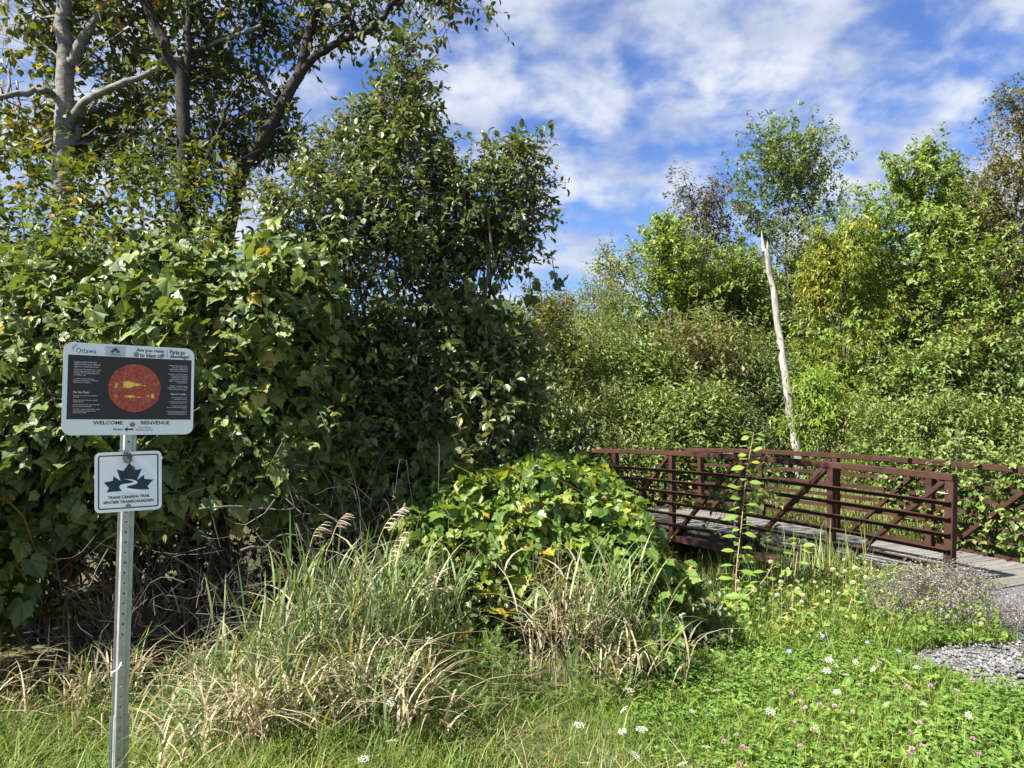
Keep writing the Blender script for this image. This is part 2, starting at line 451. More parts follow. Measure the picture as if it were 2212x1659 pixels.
# sun picture printed on the panel: red granulation, dark filaments, yellow active regions
m = bpy.data.materials.new('print_sun'); m.use_nodes = True; M['sunprint'] = m
t = m.node_tree; b = t.nodes['Principled BSDF']; b.inputs['Roughness'].default_value = .4
tco = nd(t, 'ShaderNodeTexCoord')
na = nd(t, 'ShaderNodeTexNoise', inp={'Scale': 130.0, 'Detail': 5.0, 'Roughness': .7}); t.links.new(tco.outputs['Object'], na.inputs['Vector'])
ra = nd(t, 'ShaderNodeValToRGB'); e = ra.color_ramp.elements
e[0].position, e[0].color = .32, (.13, .012, .008, 1); e[1].position, e[1].color = .72, (.70, .22, .08, 1)
x_ = e.new(.52); x_.color = (.42, .055, .022, 1)
t.links.new(na.outputs[0], ra.inputs[0])
acc = None
for (cx, cz, sx, sz, w) in [(-.030, .017, .030, .019, 1.25), (.004, .018, .034, .010, 1.0), (.045, .014, .012, .005, .8), (-.022, -.043, .030, .008, .95), (.020, -.047, .011, .005, .85),
                            (.062, -.040, .010, .007, .85), (.084, -.040, .009, .016, .95), (-.088, .010, .012, .022, .65), (-.09, -.040, .012, .015, .6), (-.052, .0, .03, .01, .5)]:
    v1 = nd(t, 'ShaderNodeVectorMath', operation='SUBTRACT'); v1.inputs[1].default_value = (cx, 0, cz); t.links.new(tco.outputs['Object'], v1.inputs[0])
    v2 = nd(t, 'ShaderNodeVectorMath', operation='DIVIDE'); v2.inputs[1].default_value = (sx, 1, sz); t.links.new(v1.outputs[0], v2.inputs[0])
    v3 = nd(t, 'ShaderNodeVectorMath', operation='LENGTH'); t.links.new(v2.outputs[0], v3.inputs[0])
    mr = nd(t, 'ShaderNodeMapRange', inp={1: 0.0, 2: 1.5, 3: w, 4: 0.0}); t.links.new(v3.outputs['Value'], mr.inputs[0])
    if acc is None: acc = mr.outputs[0]
    else:
        mm = nd(t, 'ShaderNodeMath', operation='MAXIMUM'); t.links.new(acc, mm.inputs[0]); t.links.new(mr.outputs[0], mm.inputs[1]); acc = mm.outputs[0]
nb_ = nd(t, 'ShaderNodeTexNoise', inp={'Scale': 70.0, 'Detail': 6.0, 'Roughness': .8}); t.links.new(tco.outputs['Object'], nb_.inputs['Vector'])
ms = nd(t, 'ShaderNodeMath', operation='MULTIPLY'); t.links.new(acc, ms.inputs[0]); t.links.new(nb_.outputs[0], ms.inputs[1])
mk = nd(t, 'ShaderNodeMapRange', inp={1: .16, 2: .36, 3: 0.0, 4: 1.0}); t.links.new(ms.outputs[0], mk.inputs[0])
mx_ = nd(t, 'ShaderNodeMix', data_type='RGBA'); t.links.new(mk.outputs[0], mx_.inputs['Factor']); t.links.new(ra.outputs[0], mx_.inputs['A']); mx_.inputs['B'].default_value = (.92, .68, .10, 1)
t.links.new(mx_.outputs['Result'], b.inputs['Base Color'])

# ------------------------------------------------------------------ leaf shapes (y from stalk to tip, z the upper side)
def leaf_grape(fold, droop, curl):
    h = [(.09, -.15), (.20, -.19), (.33, -.15), (.46, -.04), (.42, .06), (.55, .17), (.50, .27), (.57, .45), (.43, .42), (.36, .52), (.28, .66), (.20, .66), (.14, .82), (.06, .88)]
    out = h + [(0, 1.02)] + [(-x, y) for x, y in h[::-1]]
    P = np.array([(0, 0)] + out)
    V = np.zeros((len(P), 3)); V[:, :2] = P
    r2 = P[:, 0] ** 2
    V[:, 2] = fold * np.abs(P[:, 0]) - droop * np.maximum(P[:, 1], 0) ** 2 + curl * np.sin(P[:, 0] * 9 + P[:, 1] * 7) * .5 - .35 * r2
    n = len(out)
    F = [[0, i, i + 1] for i in range(1, n)]
    return V, np.array(F)


def leaf_oval(fold=.1, droop=.1, w=.26):
    V = np.array([(0, 0, 0), (w * .8, .25, fold), (w, .5, fold), (w * .6, .8, fold * .5), (0, 1, -droop), (-w * .6, .8, fold * .5), (-w, .5, fold), (-w * .8, .25, fold), (0, .5, 0)], float)
    F = [[8, 0, 1], [8, 1, 2], [8, 2, 3], [8, 3, 4], [8, 4, 5], [8, 5, 6], [8, 6, 7], [8, 7, 0]]
    return V, np.array(F)


def leaf_quad(w=.3, fold=.08, droop=.1):
    V = np.array([(0, 0, 0), (w, .45, fold), (0, 1, -droop), (-w, .45, fold)], float)
    return V, np.array([[0, 1, 2], [0, 2, 3]])


def leaf_round(w=.45):
    V = np.array([(0, 0, 0), (w * .9, .22, .04), (w, .5, .06), (w * .45, .8, .0), (0, 1.05, -.08), (-w * .45, .8, 0), (-w, .5, .06), (-w * .9, .22, .04)], float)
    F = [[0, 1, 2], [0, 2, 3], [0, 3, 4], [0, 4, 5], [0, 5, 6], [0, 6, 7]]
    return V, np.array(F)


GRAPE = [leaf_grape(.22, .18, .05), leaf_grape(.10, .30, .08), leaf_grape(.34, .08, .04)]
OVAL = [leaf_oval(.10, .10), leaf_oval(.16, .22, .24), leaf_oval(.05, .05, .30)]
ROUND = [leaf_round(.45), leaf_round(.40)]
QUAD = [leaf_quad(.30), leaf_quad(.24, .05, .2)]
NARROW = [leaf_quad(.15, .03, .15), leaf_quad(.12, .04, .25)]


def frames(A, N):
    A = norm(A); S = norm(np.cross(A, N)); N2 = np.cross(S, A)
    return S, A, N2


def add_leaves(g, T, P, A, N, S, m=0):
    sd, al, no = frames(A, N)
    pick = rng.integers(0, len(T), len(P))
    for k, (V, F) in enumerate(T):
        i = np.where(pick == k)[0]
        if not len(i): continue
        W = P[i, None] + S[i, None, None] * (V[None, :, 0:1] * sd[i, None] + V[None, :, 1:2] * al[i, None] + V[None, :, 2:3] * no[i, None])
        nv = len(V)
        FF = F[None] + (np.arange(len(i)) * nv)[:, None, None]
        g.add(W.reshape(-1, 3), FF.reshape(-1, F.shape[1]), m)


LEAFMESH = {}


def foliage(root, T, key, P, A, N, S, mat, nparts=300, part='leaf', stuff='foliage', front=0.25):
    """the leaves that show largest become single parts, the rest one joined part"""
    rl = np.array(root.location)
    dep = P[:, 1]
    sx = 512 + 769 * P[:, 0] / np.maximum(dep, .1)
    sy = 384 - 769 * ((P[:, 2] - EYE) / np.maximum(dep, .1) - math.tan(PITCH))
    inside = (dep > .5) & (sx > 4) & (sx < 1020) & (sy > 4) & (sy < 764)
    sel = np.zeros(len(P), bool)
    if nparts:
        c = (np.clip(sx, 0, 1023) // 7).astype(int) * 200 + (np.clip(sy, 0, 767) // 7).astype(int)
        zb = np.full(200 * 200, 1e9); np.minimum.at(zb, c[inside], dep[inside])
        cand = np.where(inside & (dep < zb[c] + 1e-6))[0]
        face = np.abs(np.einsum('ij,ij->i', norm(N[cand]), norm(P[cand] - np.array([0, 0, EYE]))))
        o = cand[np.argsort(-(S[cand] / dep[cand]) * (.4 + face))][:nparts]
        sel[o] = True
    if (~sel).any():
        g = Geo(); add_leaves(g, T, P[~sel] - rl, A[~sel], N[~sel], S[~sel])
        g.obj(stuff, mat, root, kind='stuff')
    if sel.any():
        ms = []
        for k, (V, F) in enumerate(T):
            kk = (key, k, mat.name)
            if kk not in LEAFMESH:
                LEAFMESH[kk] = Geo().add(V, F).mesh('leaf', mat)
            ms.append(LEAFMESH[kk])
        sd, al, no = frames(A[sel], N[sel])
        for p, a, b_, c_, s in zip(P[sel] - rl, sd, al, no, S[sel]):
            mt = Matrix(((a[0] * s, b_[0] * s, c_[0] * s, p[0]), (a[1] * s, b_[1] * s, c_[1] * s, p[1]), (a[2] * s, b_[2] * s, c_[2] * s, p[2]), (0, 0, 0, 1)))
            link_mesh(part, ms[rng.integers(len(ms))], root, mt)


UP = np.array([0, 0, 1.0])


def shoot_leaves(P, D, L, m, size, sag=.15, ldroop=.25, nup=.8, nout=.3, jit=.35, svar=.3):
    n = len(P); D = norm(D)
    L = np.broadcast_to(np.asarray(L, float), (n,))
    j = np.arange(m); t_ = (j + .5 + .4 * rng.standard_normal((n, m))) / m
    t_ = np.clip(t_, 0.02, 1.05)
    pos = P[:, None] + D[:, None] * (L[:, None] * t_)[..., None]
    pos[..., 2] -= sag * L[:, None] * t_ ** 2
    ref = np.where(np.abs(D[:, 2:3]) > .9, np.array([[1., 0, 0]]), UP[None])
    U = norm(np.cross(D, ref)); W = np.cross(D, U)
    az = j[None] * 2.4 + rng.random((n, 1)) * 6.28
    rad = np.cos(az)[..., None] * U[:, None] + np.sin(az)[..., None] * W[:, None]
    A = D[:, None] * .55 + rad * .8 + jit * rng.standard_normal((n, m, 3)); A[..., 2] -= ldroop
    N = UP * nup + D[:, None] * nout + TOSUN * .25 + jit * rng.standard_normal((n, m, 3))
    S = size * (1 + svar * rng.standard_normal((n, m))).clip(.4, 1.7)
    return pos.reshape(-1, 3), norm(A).reshape(-1, 3), norm(N).reshape(-1, 3), S.reshape(-1)


def shoot_twigs(P, D, L, r=.003, sag=.15):
    D = norm(D); n = len(P); L = np.broadcast_to(np.asarray(L, float), (n,))
    t_ = np.array([-.5, 0, .5, 1.0])
    pts = P[:, None] + D[:, None] * (L[:, None] * t_)[..., None]
    pts[..., 2] -= sag * L[:, None] * np.maximum(t_, 0) ** 2
    return pts, np.tile(np.array([r * 1.3, r, r * .8, r * .4]), (n, 1))


def cheap_noise(D, seed):
    r = np.random.default_rng(seed)
    v = np.zeros(len(D))
    for f, a in ((2.2, 1.0), (4.1, .6), (8.0, .35)):
        k = r.standard_normal((3, 3)) * f; ph = r.random(3) * 6.28
        v += a * np.sin(D @ k + ph).mean(1)
    return v


def blob_points(blobs, n, depth=.16, rough=.22, zmin=-.5, keep=.72, seed=1):
    """points in a loose shell over a union of ellipsoids (cx,cy,cz,rx,ry,rz)"""
    B = np.array(blobs, float)
    area = (B[:, 3] * B[:, 4] + B[:, 4] * B[:, 5] + B[:, 3] * B[:, 5])
    out_p, out_n, tot = [], [], 0
    it = 0
    while tot < n and it < 12:
        it += 1
        i = rng.choice(len(B), n, p=area / area.sum())
        d = norm(rng.standard_normal((n, 3)))
        rr = (1 - np.abs(rng.standard_normal(n)) * depth).clip(.2, 1) * (1 + rough * cheap_noise(d + B[i, :3], seed))
        p = B[i, :3] + d * B[i, 3:] * rr[:, None]
        ok = (p[:, 2] > zmin) & (p[:, 2] > gz(p[:, 0], p[:, 1]) + .02)
        for b_ in B:
            q = ((p - b_[:3]) / b_[3:]); same = (B[i] == b_).all(1)
            ok &= same | ((q ** 2).sum(1) > keep ** 2)
        nn = norm(d / B[i, 3:])
        out_p.append(p[ok]); out_n.append(nn[ok]); tot += ok.sum()
    return np.concatenate(out_p)[:n], np.concatenate(out_n)[:n]


def limb_pts(a, b, k, wob, rs):
    t_ = np.linspace(0, 1, k)[:, None]
    p = a + (b - a) * t_
    w = rs.standard_normal((k, 3)) * wob * np.linalg.norm(b - a); w[0] = 0
    return p + w * np.sin(t_ * np.pi) ** .5


# ------------------------------------------------------------------ the ground, the path
def terrain():
    ys = np.concatenate([np.linspace(-6, 24, 121), np.geomspace(25, 900, 34)])
    xs = np.concatenate([-np.geomspace(900, 15, 26), np.linspace(-14, 16, 121), np.geomspace(17, 900, 26)])
    X, Y = np.meshgrid(xs, ys)
    V = np.stack([X, Y, gz(X, Y)], -1).reshape(-1, 3)
    nx, ny = len(xs), len(ys)
    i = np.arange(ny - 1)[:, None] * nx + np.arange(nx - 1)[None]
    F = np.stack([i, i + 1, i + 1 + nx, i + nx], -1).reshape(-1, 4)
    Geo().add(V, F).obj('ground', M['soil'], smooth=True, kind='structure')


def sheet(name, poly, z, mat, ragged=.05, n=10):
    poly = np.array(poly, float)
    P = []
    for a, b_ in zip(poly, np.roll(poly, -1, 0)):
        for t_ in np.arange(n) / n:
            P.append(a + (b_ - a) * t_)
    P = np.array(P); P += rng.standard_normal(P.shape) * ragged
    c = P.mean(0)
    rings = [P, c + (P - c) * .995, c + (P - c) * .6, c + (P - c) * .25]
    V = []
    for r_i, R in enumerate(rings):
        zz = np.maximum(gz(R[:, 0], R[:, 1]), -.004) + (z if r_i else -.06)
        V.append(np.column_stack([R, zz]))
    V.append(np.array([[c[0], c[1], gz(c[0], c[1]) + z]]))
    k = len(P); V = np.concatenate(V); F = []
    for r_i in range(3):
        for j in range(k):
            j2 = (j + 1) % k
            F.append([r_i * k + j, r_i * k + j2, (r_i + 1) * k + j2, (r_i + 1) * k + j])
    for j in range(k):
        F.append([3 * k + j, 3 * k + (j + 1) % k, 4 * k])
    return Geo().add(V, F).obj(name, mat, kind='structure')


ASPH = [(5.03, 8.17), (4.35, 7.5), (4.05, 6.6), (3.95, 6.05), (9.0, 5.4), (11, 9.0), (6.90, 9.155)]
GRAV = [(3.95, 6.10), (3.3, 6.02), (2.85, 5.75), (2.9, 5.35), (3.2, 4.85), (3.3, 4.2), (9, 3.6), (9.0, 5.5)]


def in_poly(poly, x, y):
    poly = np.array(poly); r = np.zeros(len(x), bool); j = len(poly) - 1
    for i in range(len(poly)):
        xi, yi, xj, yj = *poly[i], *poly[j]
        r ^= ((yi > y) != (yj > y)) & (x < (xj - xi) * (y - yi) / (yj - yi + 1e-12) + xi)
        j = i
    return r


terrain()
sheet('path', ASPH, .006, M['asphalt'], .015)
sheet('gravel_shoulder', GRAV, .003, M['gravel'], .05)


def stones():
    g = Geo(); n = 6500
    x = rng.uniform(2.6, 5.6, n * 2); y = rng.uniform(4.2, 6.4, n * 2)
    jx, jy = rng.normal(0, .10, n * 2), rng.normal(0, .10, n * 2)
    k = in_poly(GRAV, x + jx, y + jy); x, y = x[k][:n], y[k][:n]; n = len(x)
    s = np.exp(rng.normal(-4.65, .38, n)).clip(.004, .024)
    V0 = np.array([(1, 0, 0), (-1, 0, 0), (0, 1, 0), (0, -1, 0), (0, 0, .8), (0, 0, -.8)], float)
    F0 = np.array([[0, 2, 4], [2, 1, 4], [1, 3, 4], [3, 0, 4], [2, 0, 5], [1, 2, 5], [3, 1, 5], [0, 3, 5]])
    V = V0[None] * (1 + .4 * rng.standard_normal((n, 6, 1))).clip(.5, 1.6) * s[:, None, None]
    a = rng.random(n) * 6.28; c_, s_ = np.cos(a), np.sin(a)
    R = np.zeros((n, 3, 3)); R[:, 0, 0] = c_; R[:, 0, 1] = -s_; R[:, 1, 0] = s_; R[:, 1, 1] = c_; R[:, 2, 2] = 1
    V = np.einsum('nij,nkj->nki', R, V) + np.stack([x, y, gz(x, y) + .014 + s * .2], -1)[:, None]
    g.add(V.reshape(-1, 3), (F0[None] + (np.arange(n) * 6)[:, None, None]).reshape(-1, 3))
    o = g.obj('gravel_stones', M['stone'])
    tag(o, 'loose grey crushed stones scattered over the gravel shoulder', 'gravel', kind='stuff')


stones()

# ------------------------------------------------------------------ the footbridge
def camber(s):
    t_ = s / BAY
    return .155 * (1 - ((t_ - 3.5) / 3.5) ** 2)


def bridge():
    root = empty('footbridge', P0, 'arched brown steel truss footbridge with a grey plank deck', 'footbridge')
    W = 2.0
    HT = 1.158                                        # centre of the top chord above the deck

    def pt(s, l, h):
        sl = (camber(s + .01) - camber(s - .01)) / .02
        nrm_ = norm(AX * -sl + UP)
        return AX * s + NX * l + UP * camber(s) + nrm_ * h

    ss = np.linspace(0, BL, NB * 4 + 1)
    for side, l, out in ((0, 0.0, -1), (1, W, 1)):
        ext = np.concatenate([[-.04], ss[1:-1], [BL + .04]])
        sweep(Geo(), [pt(s, l, HT) for s in ext], .10, .078, UP, .007).obj_(root, 'top_chord') if False else None
        g = Geo(); sweep(g, [pt(s, l, HT) for s in ext], .10, .078, UP, .007); g.obj('top_chord', M['steel'], root)
        g = Geo(); sweep(g, [pt(s, l, -.22) for s in ext], .10, .10, UP, .007); g.obj('bottom_chord', M['steel'], root)
        for i in range(NB + 1):
            s = i * BAY
            g = Geo(); sweep(g, [pt(s, l, -.168 if 0 < i < NB else -.26), pt(s, l, HT - .041)], .09 if 0 < i < NB else .10, .09, NX, .006); g.obj('post', M['steel'], root)
        for i in range(NB):
            a, b_ = i * BAY, (i + 1) * BAY
            if i < 4: lo, hi = b_ - .06, a + .07
            else: lo, hi = a + .06, b_ - .07
            g = Geo(); sweep(g, [pt(lo, l, -.165), pt(hi, l, HT - .045)], .055, .065, NX, .005); g.obj('diagonal', M['steel'], root)
        for k in range(6):
            h = HT - .283 - .174 * k
            # angle iron on the outer face: a flat leg on top, an upright leg against the posts
            o_ = .049 * out
            L = np.array([(0, 0), (.050, 0), (.050, -.007), (.007, -.007), (.007, -.052), (0, -.052)])
            pr = np.column_stack([L[:, 0] * out * 1.0 + o_, L[:, 1] + .022])
            if out < 0: pr = pr[::-1]
            g = Geo(); sweep(g, [pt(s, l, h) for s in np.linspace(-.035, BL + .035, 22)], 0, 0, UP, prof=pr); g.obj('rail', M['steel'], root)
    # timber edge beams below the planks, and cross beams
    for l in (.10, W - .10):
        g = Geo(); sweep(g, [pt(s, l, -.125) for s in np.linspace(.0, BL, 15)], .07, .15, UP, .004); g.obj('stringer', M['beam'], root)
    for i in range(1, NB):
        g = Geo(); sweep(g, [pt(i * BAY, .052, -.265), pt(i * BAY, W - .052, -.265)], .08, .10, UP, .004); g.obj('floor_beam', M['steel'], root)
    pw = .140
    mesh_v = []
    for q in range(4):
        g = Geo(); e_ = rng.uniform(-.02, .02, 2)
        sweep(g, [(-.93 + e_[0], 0, 0), (.93 + e_[1], 0, 0)], pw - .008, .042, UP, .004); mesh_v.append(g.mesh('plank', M['plank']))
    n = int((BL + .52) / pw)
    for i in range(n):
        s = -.42 + (i + .5) * pw
        sl = (camber(s + .01) - camber(s - .01)) / .02
        p = AX * s + NX * (W / 2) + UP * (max(camber(s), 0) - .017 + rng.uniform(-.003, .003))
        t3 = norm(AX + UP * sl); x3 = NX; z3 = np.cross(x3, t3)
        tw = rng.uniform(-.004, .004); x3 = norm(x3 + t3 * tw)
        y3 = np.cross(z3, x3)
        mt = Matrix(((x3[0], y3[0], z3[0], p[0]), (x3[1], y3[1], z3[1], p[1]), (x3[2], y3[2], z3[2], p[2]), (0, 0, 0, 1)))
        link_mesh('plank', mesh_v[i % 4], root, mt)
    # concrete seats the trusses rest on
    for s in (-.16, BL - .18):
        g = Geo(); sweep(g, [AX * s + NX * -.2 + UP * (-.62), AX * s + NX * (W + .2) + UP * (-.62)], .5, .68, UP, .02)
        g.obj('abutment', M['asphalt'], root)
    # white cord knotted round the end post
    st = empty('cord', P0 + np.array([0, 0, .98]), 'thin white cord knotted around the end post of the brown footbridge', 'cord')
    g = Geo(); r = .054
    c_ = [(-r, -r), (r, -r), (r, r), (-r, r), (-r, -r)]
    sl = norm(AX * -.057 + UP)
    loop = [AX * x + NX * y + UP * (.008 * i) for i, (x, y) in enumerate(c_)]
    tube1(g, loop, .0028, 5); g.obj('loop', M['string'], st)
    g = Geo(); q = AX * -r * 1.05 + NX * (-r * .3)
    tube1(g, spline([q, q + [0.004, -.01, -.03], q + [.010, -.012, -.10], q + [.018, -.013, -.17]], 8), .0025, 5)
    tube1(g, spline([q, q + [.008, -.012, .008], q + [.016, -.01, .03]], 6), .0022, 5)
    g.obj('loose_end', M['string'], st)


bridge()

# ------------------------------------------------------------------ the sign
def rrect(w, h, r, n=6):
    P = []
    for cx, cz, a0 in ((w / 2 - r, h / 2 - r, 0), (-w / 2 + r, h / 2 - r, 90), (-w / 2 + r, -h / 2 + r, 180), (w / 2 - r, -h / 2 + r, 270)):
        for i in range(n + 1):
            a = math.radians(a0 + 90 * i / n); P.append((cx + r * math.cos(a), cz + r * math.sin(a)))
    return np.array(P)


def plate(g, P, y0, y1, m=0, m_side=None):
    """outline P (x,z) extruded from y0 (front) to y1; anticlockwise seen from the front (-y)"""
    k = len(P)
    A = np.column_stack([P[:, 0], np.full(k, y0), P[:, 1]]); B = np.column_stack([P[:, 0], np.full(k, y1), P[:, 1]])
    g.add(A, [list(range(k))], m); g.add(B[::-1], [list(range(k))], m)
    F = [[j, k + j, k + (j + 1) % k, (j + 1) % k] for j in range(k)]
    g.add(np.concatenate([A, B]), F, m if m_side is None else m_side)
    return g


def flat(P, y, mat, name, parent, loc=(0, 0, 0)):
    P = np.array(P, float)
    g = Geo(); plate(g, P, y, y + .0006)
    return g.obj(name, mat, parent, loc=loc)


def text_part(body, x0, x1, z0, z1, y, mat, parent, name='lettering', align='LEFT', bold=.0, gap=1.0):
    cu = bpy.data.curves.new('t', 'FONT'); cu.body = body; cu.align_x = align; cu.size = 1; cu.offset = bold; cu.space_line = gap
    cu.resolution_u = 2
    ob = bpy.data.objects.new('t', cu); COL.objects.link(ob)
    dg = bpy.context.evaluated_depsgraph_get(); dg.update()
    me = bpy.data.meshes.new_from_object(ob.evaluated_get(dg), depsgraph=dg)
    bpy.data.objects.remove(ob); bpy.data.curves.remove(cu)
    n = len(me.vertices); V = np.zeros(n * 3); me.vertices.foreach_get('co', V); V = V.reshape(-1, 3)
    lo, hi = V.min(0), V.max(0)
    W = np.zeros_like(V)
    W[:, 0] = x0 + (V[:, 0] - lo[0]) / (hi[0] - lo[0]) * (x1 - x0)
    W[:, 2] = z0 + (V[:, 1] - lo[1]) / (hi[1] - lo[1]) * (z1 - z0)
    W[:, 1] = y
    me.vertices.foreach_set('co', W.ravel()); me.materials.clear(); me.materials.append(mat); me.update(); me.name = name
    return link_mesh(name, me, parent)


LEAF_OUT = [(510, 235), (580, 345), (668, 320), (605, 490), (700, 410), (702, 470), (820, 482), (742, 578), (772, 622), (415, 640), (218, 658), (248, 600), (183, 517), (298, 492), (302, 428), (395, 495), (348, 333), (432, 352)]
ROAD = [(440, 471), (500, 474), (560, 484), (600, 500), (613, 520), (602, 538), (560, 554), (510, 566), (476, 578), (470, 588), (500, 602), (560, 615), (640, 624), (690, 627), (600, 668), (416, 652), (415, 640), (392, 612), (378, 582), (392, 556), (440, 540), (510, 532), (555, 522), (566, 513), (545, 499), (500, 482)]


def emblem(pts, cx, cz, wid):
    """photo outline -> flat emblem: undo the small shear and tilt, centre it, scale to a width"""
    Q = np.array(pts, float)
    q = np.column_stack([Q[:, 0] - 505, -(Q[:, 1] - 470) - (Q[:, 0] - 505) * .045])
    q *= wid / 640.0
    q[:, 1] *= .99
    return (q + [cx, cz])[::-1]


def sign():
    th = math.radians(37)
    bx, by = -1.945, 3.925
    gb = float(gz(bx, by))
    root = empty('trail_sign', (bx, by, gb), 'trail sign with sun picture above a maple leaf panel on a perforated post', 'sign', rz=th)
    o = -gb
    # post: galvanised channel with a row of holes
    post = empty('post', (0, 0, 0)); post.parent = root
    z0, z1 = -.25, 2.0 + o
    prof = [(-.040, .024), (-.029, .024), (-.022, .0065), (.012, .0065), (.019, .026), (.036, .026), (.036, .029), (.017, .029), (.010, .0095), (-.020, .0095), (-.027, .027), (-.040, .027)]
    # web with real holes, cell by cell
    g = Geo(); pitch = .0508; nc = int((z1 - z0) / pitch)
    a8 = np.radians(np.array([-135, -90, -45, 0, 45, 90, 135, 180]))
    for i in range(nc):
        zc = z0 + (i + .5) * pitch
        for yy, fl in ((.0065, 1), (.0095, -1)):
            xc, hw = -.005, .017
            sq = np.array([(-1, -1), (0, -1), (1, -1), (1, 0), (1, 1), (0, 1), (-1, 1), (-1, 0)]) * [hw, pitch / 2]
            oc = np.column_stack([np.cos(a8), np.sin(a8)]) * .0052
            V = [(xc + x, yy, zc + z) for x, z in sq] + [(xc + x, yy, zc + z) for x, z in oc]
            F = [[j, (j + 1) % 8, 8 + (j + 1) % 8, 8 + j][::fl] for j in range(8)]
            g.add(V, F)
        V = [(xc + x, .0065, zc + z) for x, z in oc] + [(xc + x, .0095, zc + z) for x, z in oc]
        g.add(V, [[j, (j + 1) % 8, 8 + (j + 1) % 8, 8 + j] for j in range(8)])
    for q in ([prof[0], prof[1], prof[2], prof[9], prof[10], prof[11]], [prof[3], prof[4], prof[5], prof[6], prof[7], prof[8]]):
        k = len(q); zt = z0 + nc * pitch
        V = [(x, y, z0) for x, y in q] + [(x, y, zt) for x, y in q]
        g.add(V, [[j, (j + 1) % k, k + (j + 1) % k, k + j] for j in range(k)]); g.add(V[k:], [list(range(k))])
    g.obj('channel', M['galv'], post)
    # wider stub bolted on at the foot
    g = Geo(); zt = .24 + o
    q = [(-.047, .028), (-.035, .028), (-.027, .0125), (.017, .0125), (.025, .030), (.044, .030), (.044, .034), (.022, .034), (.015, .016), (-.025, .016), (-.033, .032), (-.047, .032)]
    k = len(q); V = [(x, y, -.35) for x, y in q] + [(x, y, zt) for x, y in q]
    g.add(V, [[j, (j + 1) % k, k + (j + 1) % k, k + j] for j in range(k)]); g.add(V[k:], [list(range(k))])
    g.obj('ground_stub', M['galv'], post)

    def bolt(x, z, y, r=.0125, parent=root):
        g = Geo()
        a = np.linspace(0, 2 * np.pi, 17)[:-1]
        plate(g, np.column_stack([x + r * np.cos(a), z + r * np.sin(a)]), y - .0025, y - .0006)
        a = np.linspace(0, 2 * np.pi, 7)[:-1] + .4
        plate(g, np.column_stack([x + r * .55 * np.cos(a), z + r * .55 * np.sin(a)]), y - .009, y - .0025)
        g.obj('bolt', M['bolt'], parent)

    bolt(-.005, .17 + o, .0125)
    # --- upper panel
    W, H = .61, .457
    up = empty('sun_panel', (-.002, 0, 1.866 + o)); up.parent = root
    tag(up, 'white panel with a black picture of the sun')
    up.rotation_euler = (0, math.radians(-.4), 0)
    Y = -.002
    g = Geo(); plate(g, rrect(W, H, .042), Y, .0025, 0, 1); g.obj('board', [M['signwhite'], M['alu']], up)
    U = lambda u: (u - .5) * W
    Z = lambda v: (.5 - v) * H
    flat([(U(.033), Z(.829)), (U(.977), Z(.829)), (U(.977), Z(.135)), (U(.033), Z(.135))], Y - .0012, M['signblack'], 'dark_print', up)
    yb = Y - .0016
    # sun disc with a slightly ragged limb
    n = 90; a = np.linspace(0, 2 * np.pi, n + 1)[:-1]
    rr = .122 * (1 + .006 * np.sin(7 * a) + .006 * np.sin(23 * a + 1) + .030 * np.exp(-((a - 5.85) / .10) ** 2) + .022 * np.exp(-((a - 2.45) / .18) ** 2) + .02 * np.exp(-((a - 3.6) / .2) ** 2))
    flat(np.column_stack([rr * np.cos(a), rr * np.sin(a)]), yb - .0006, M['sunprint'], 'sun_picture', up, (U(.528), 0, Z(.478)))
    a12 = np.linspace(0, 2 * np.pi, 13)[:-1]
    flat(np.column_stack([.0035 * np.cos(a12), .0035 * np.sin(a12)]), yb - .0012, M['signblack'], 'planet_dot', up, (U(.41), 0, Z(.285)))
    yt = Y - .0024
    yw = Y - .0012
    # headings
    text_part('Are you ready', U(.532), U(.755), Z(.076), Z(.028), yw, M['ink'], up, bold=.022)
    text_part('to blast off?', U(.560), U(.755), Z(.126), Z(.080), yw, M['ink'], up, bold=.022)
    text_part('Parés au', U(.797), U(.918), Z(.076), Z(.024), yw, M['ink'], up, bold=.022)
    text_part('décollage?', U(.797), U(.960), Z(.132), Z(.078), yw, M['ink'], up, bold=.022)
    flat([(U(.773), Z(.120)), (U(.7765), Z(.120)), (U(.7765), Z(.028)), (U(.773), Z(.028))], yw, M['ink'], 'divider', up)
    text_part('WELCOME', U(.222), U(.442), Z(.885), Z(.846), yw, M['ink'], up, bold=.018)
    text_part('BIENVENUE', U(.580), U(.805), Z(.885), Z(.846), yw, M['ink'], up, bold=.018)
    text_part('96.6m', U(.370), U(.442), Z(.950), Z(.926), yw, M['ink'], up, bold=.02)
    text_part('Next Planet\nPlanète suivante', U(.545), U(.676), Z(.954), Z(.908), yw, M['ink'], up, align='CENTER')
    ar = [(.456, .938), (.478, .913), (.478, .930), (.524, .930), (.524, .946), (.478, .946), (.478, .963)]
    flat([(U(u), Z(v)) for u, v in ar], yw, M['ink'], 'arrow', up)
    # body copy
    L_ = [(.200, .272, 'Imagine you’re at the Sun.\nFollow the Planetary Pathway\nsigns on a virtual space trip.', .075, .265),
          (.282, .360, 'Continue 7.6 kilometres to visit\nall the planets in our vast solar\nsystem. Or 12.5 kilometres to\nsee Pluto, too.', .075, .270),
          (.382, .440, '1 metre on the Ottawa-\nCarleton Trailway = 590,075\nkilometres in space.', .075, .250),
          (.566, .598, 'The Sun just had its 4.5th billionth\nbirthday.', .075, .250),
          (.615, .647, 'About one million Earths could fit\ninside the Sun.', .075, .250),
          (.664, .696, 'It takes 8 minutes for light from the\nSun to reach us on Earth.', .075, .262),
          (.712, .762, 'The Sun is a yellow Dwarf Star, which\nmeans its surface temperature is\nabout 5250 Celsius.', .075, .268)]
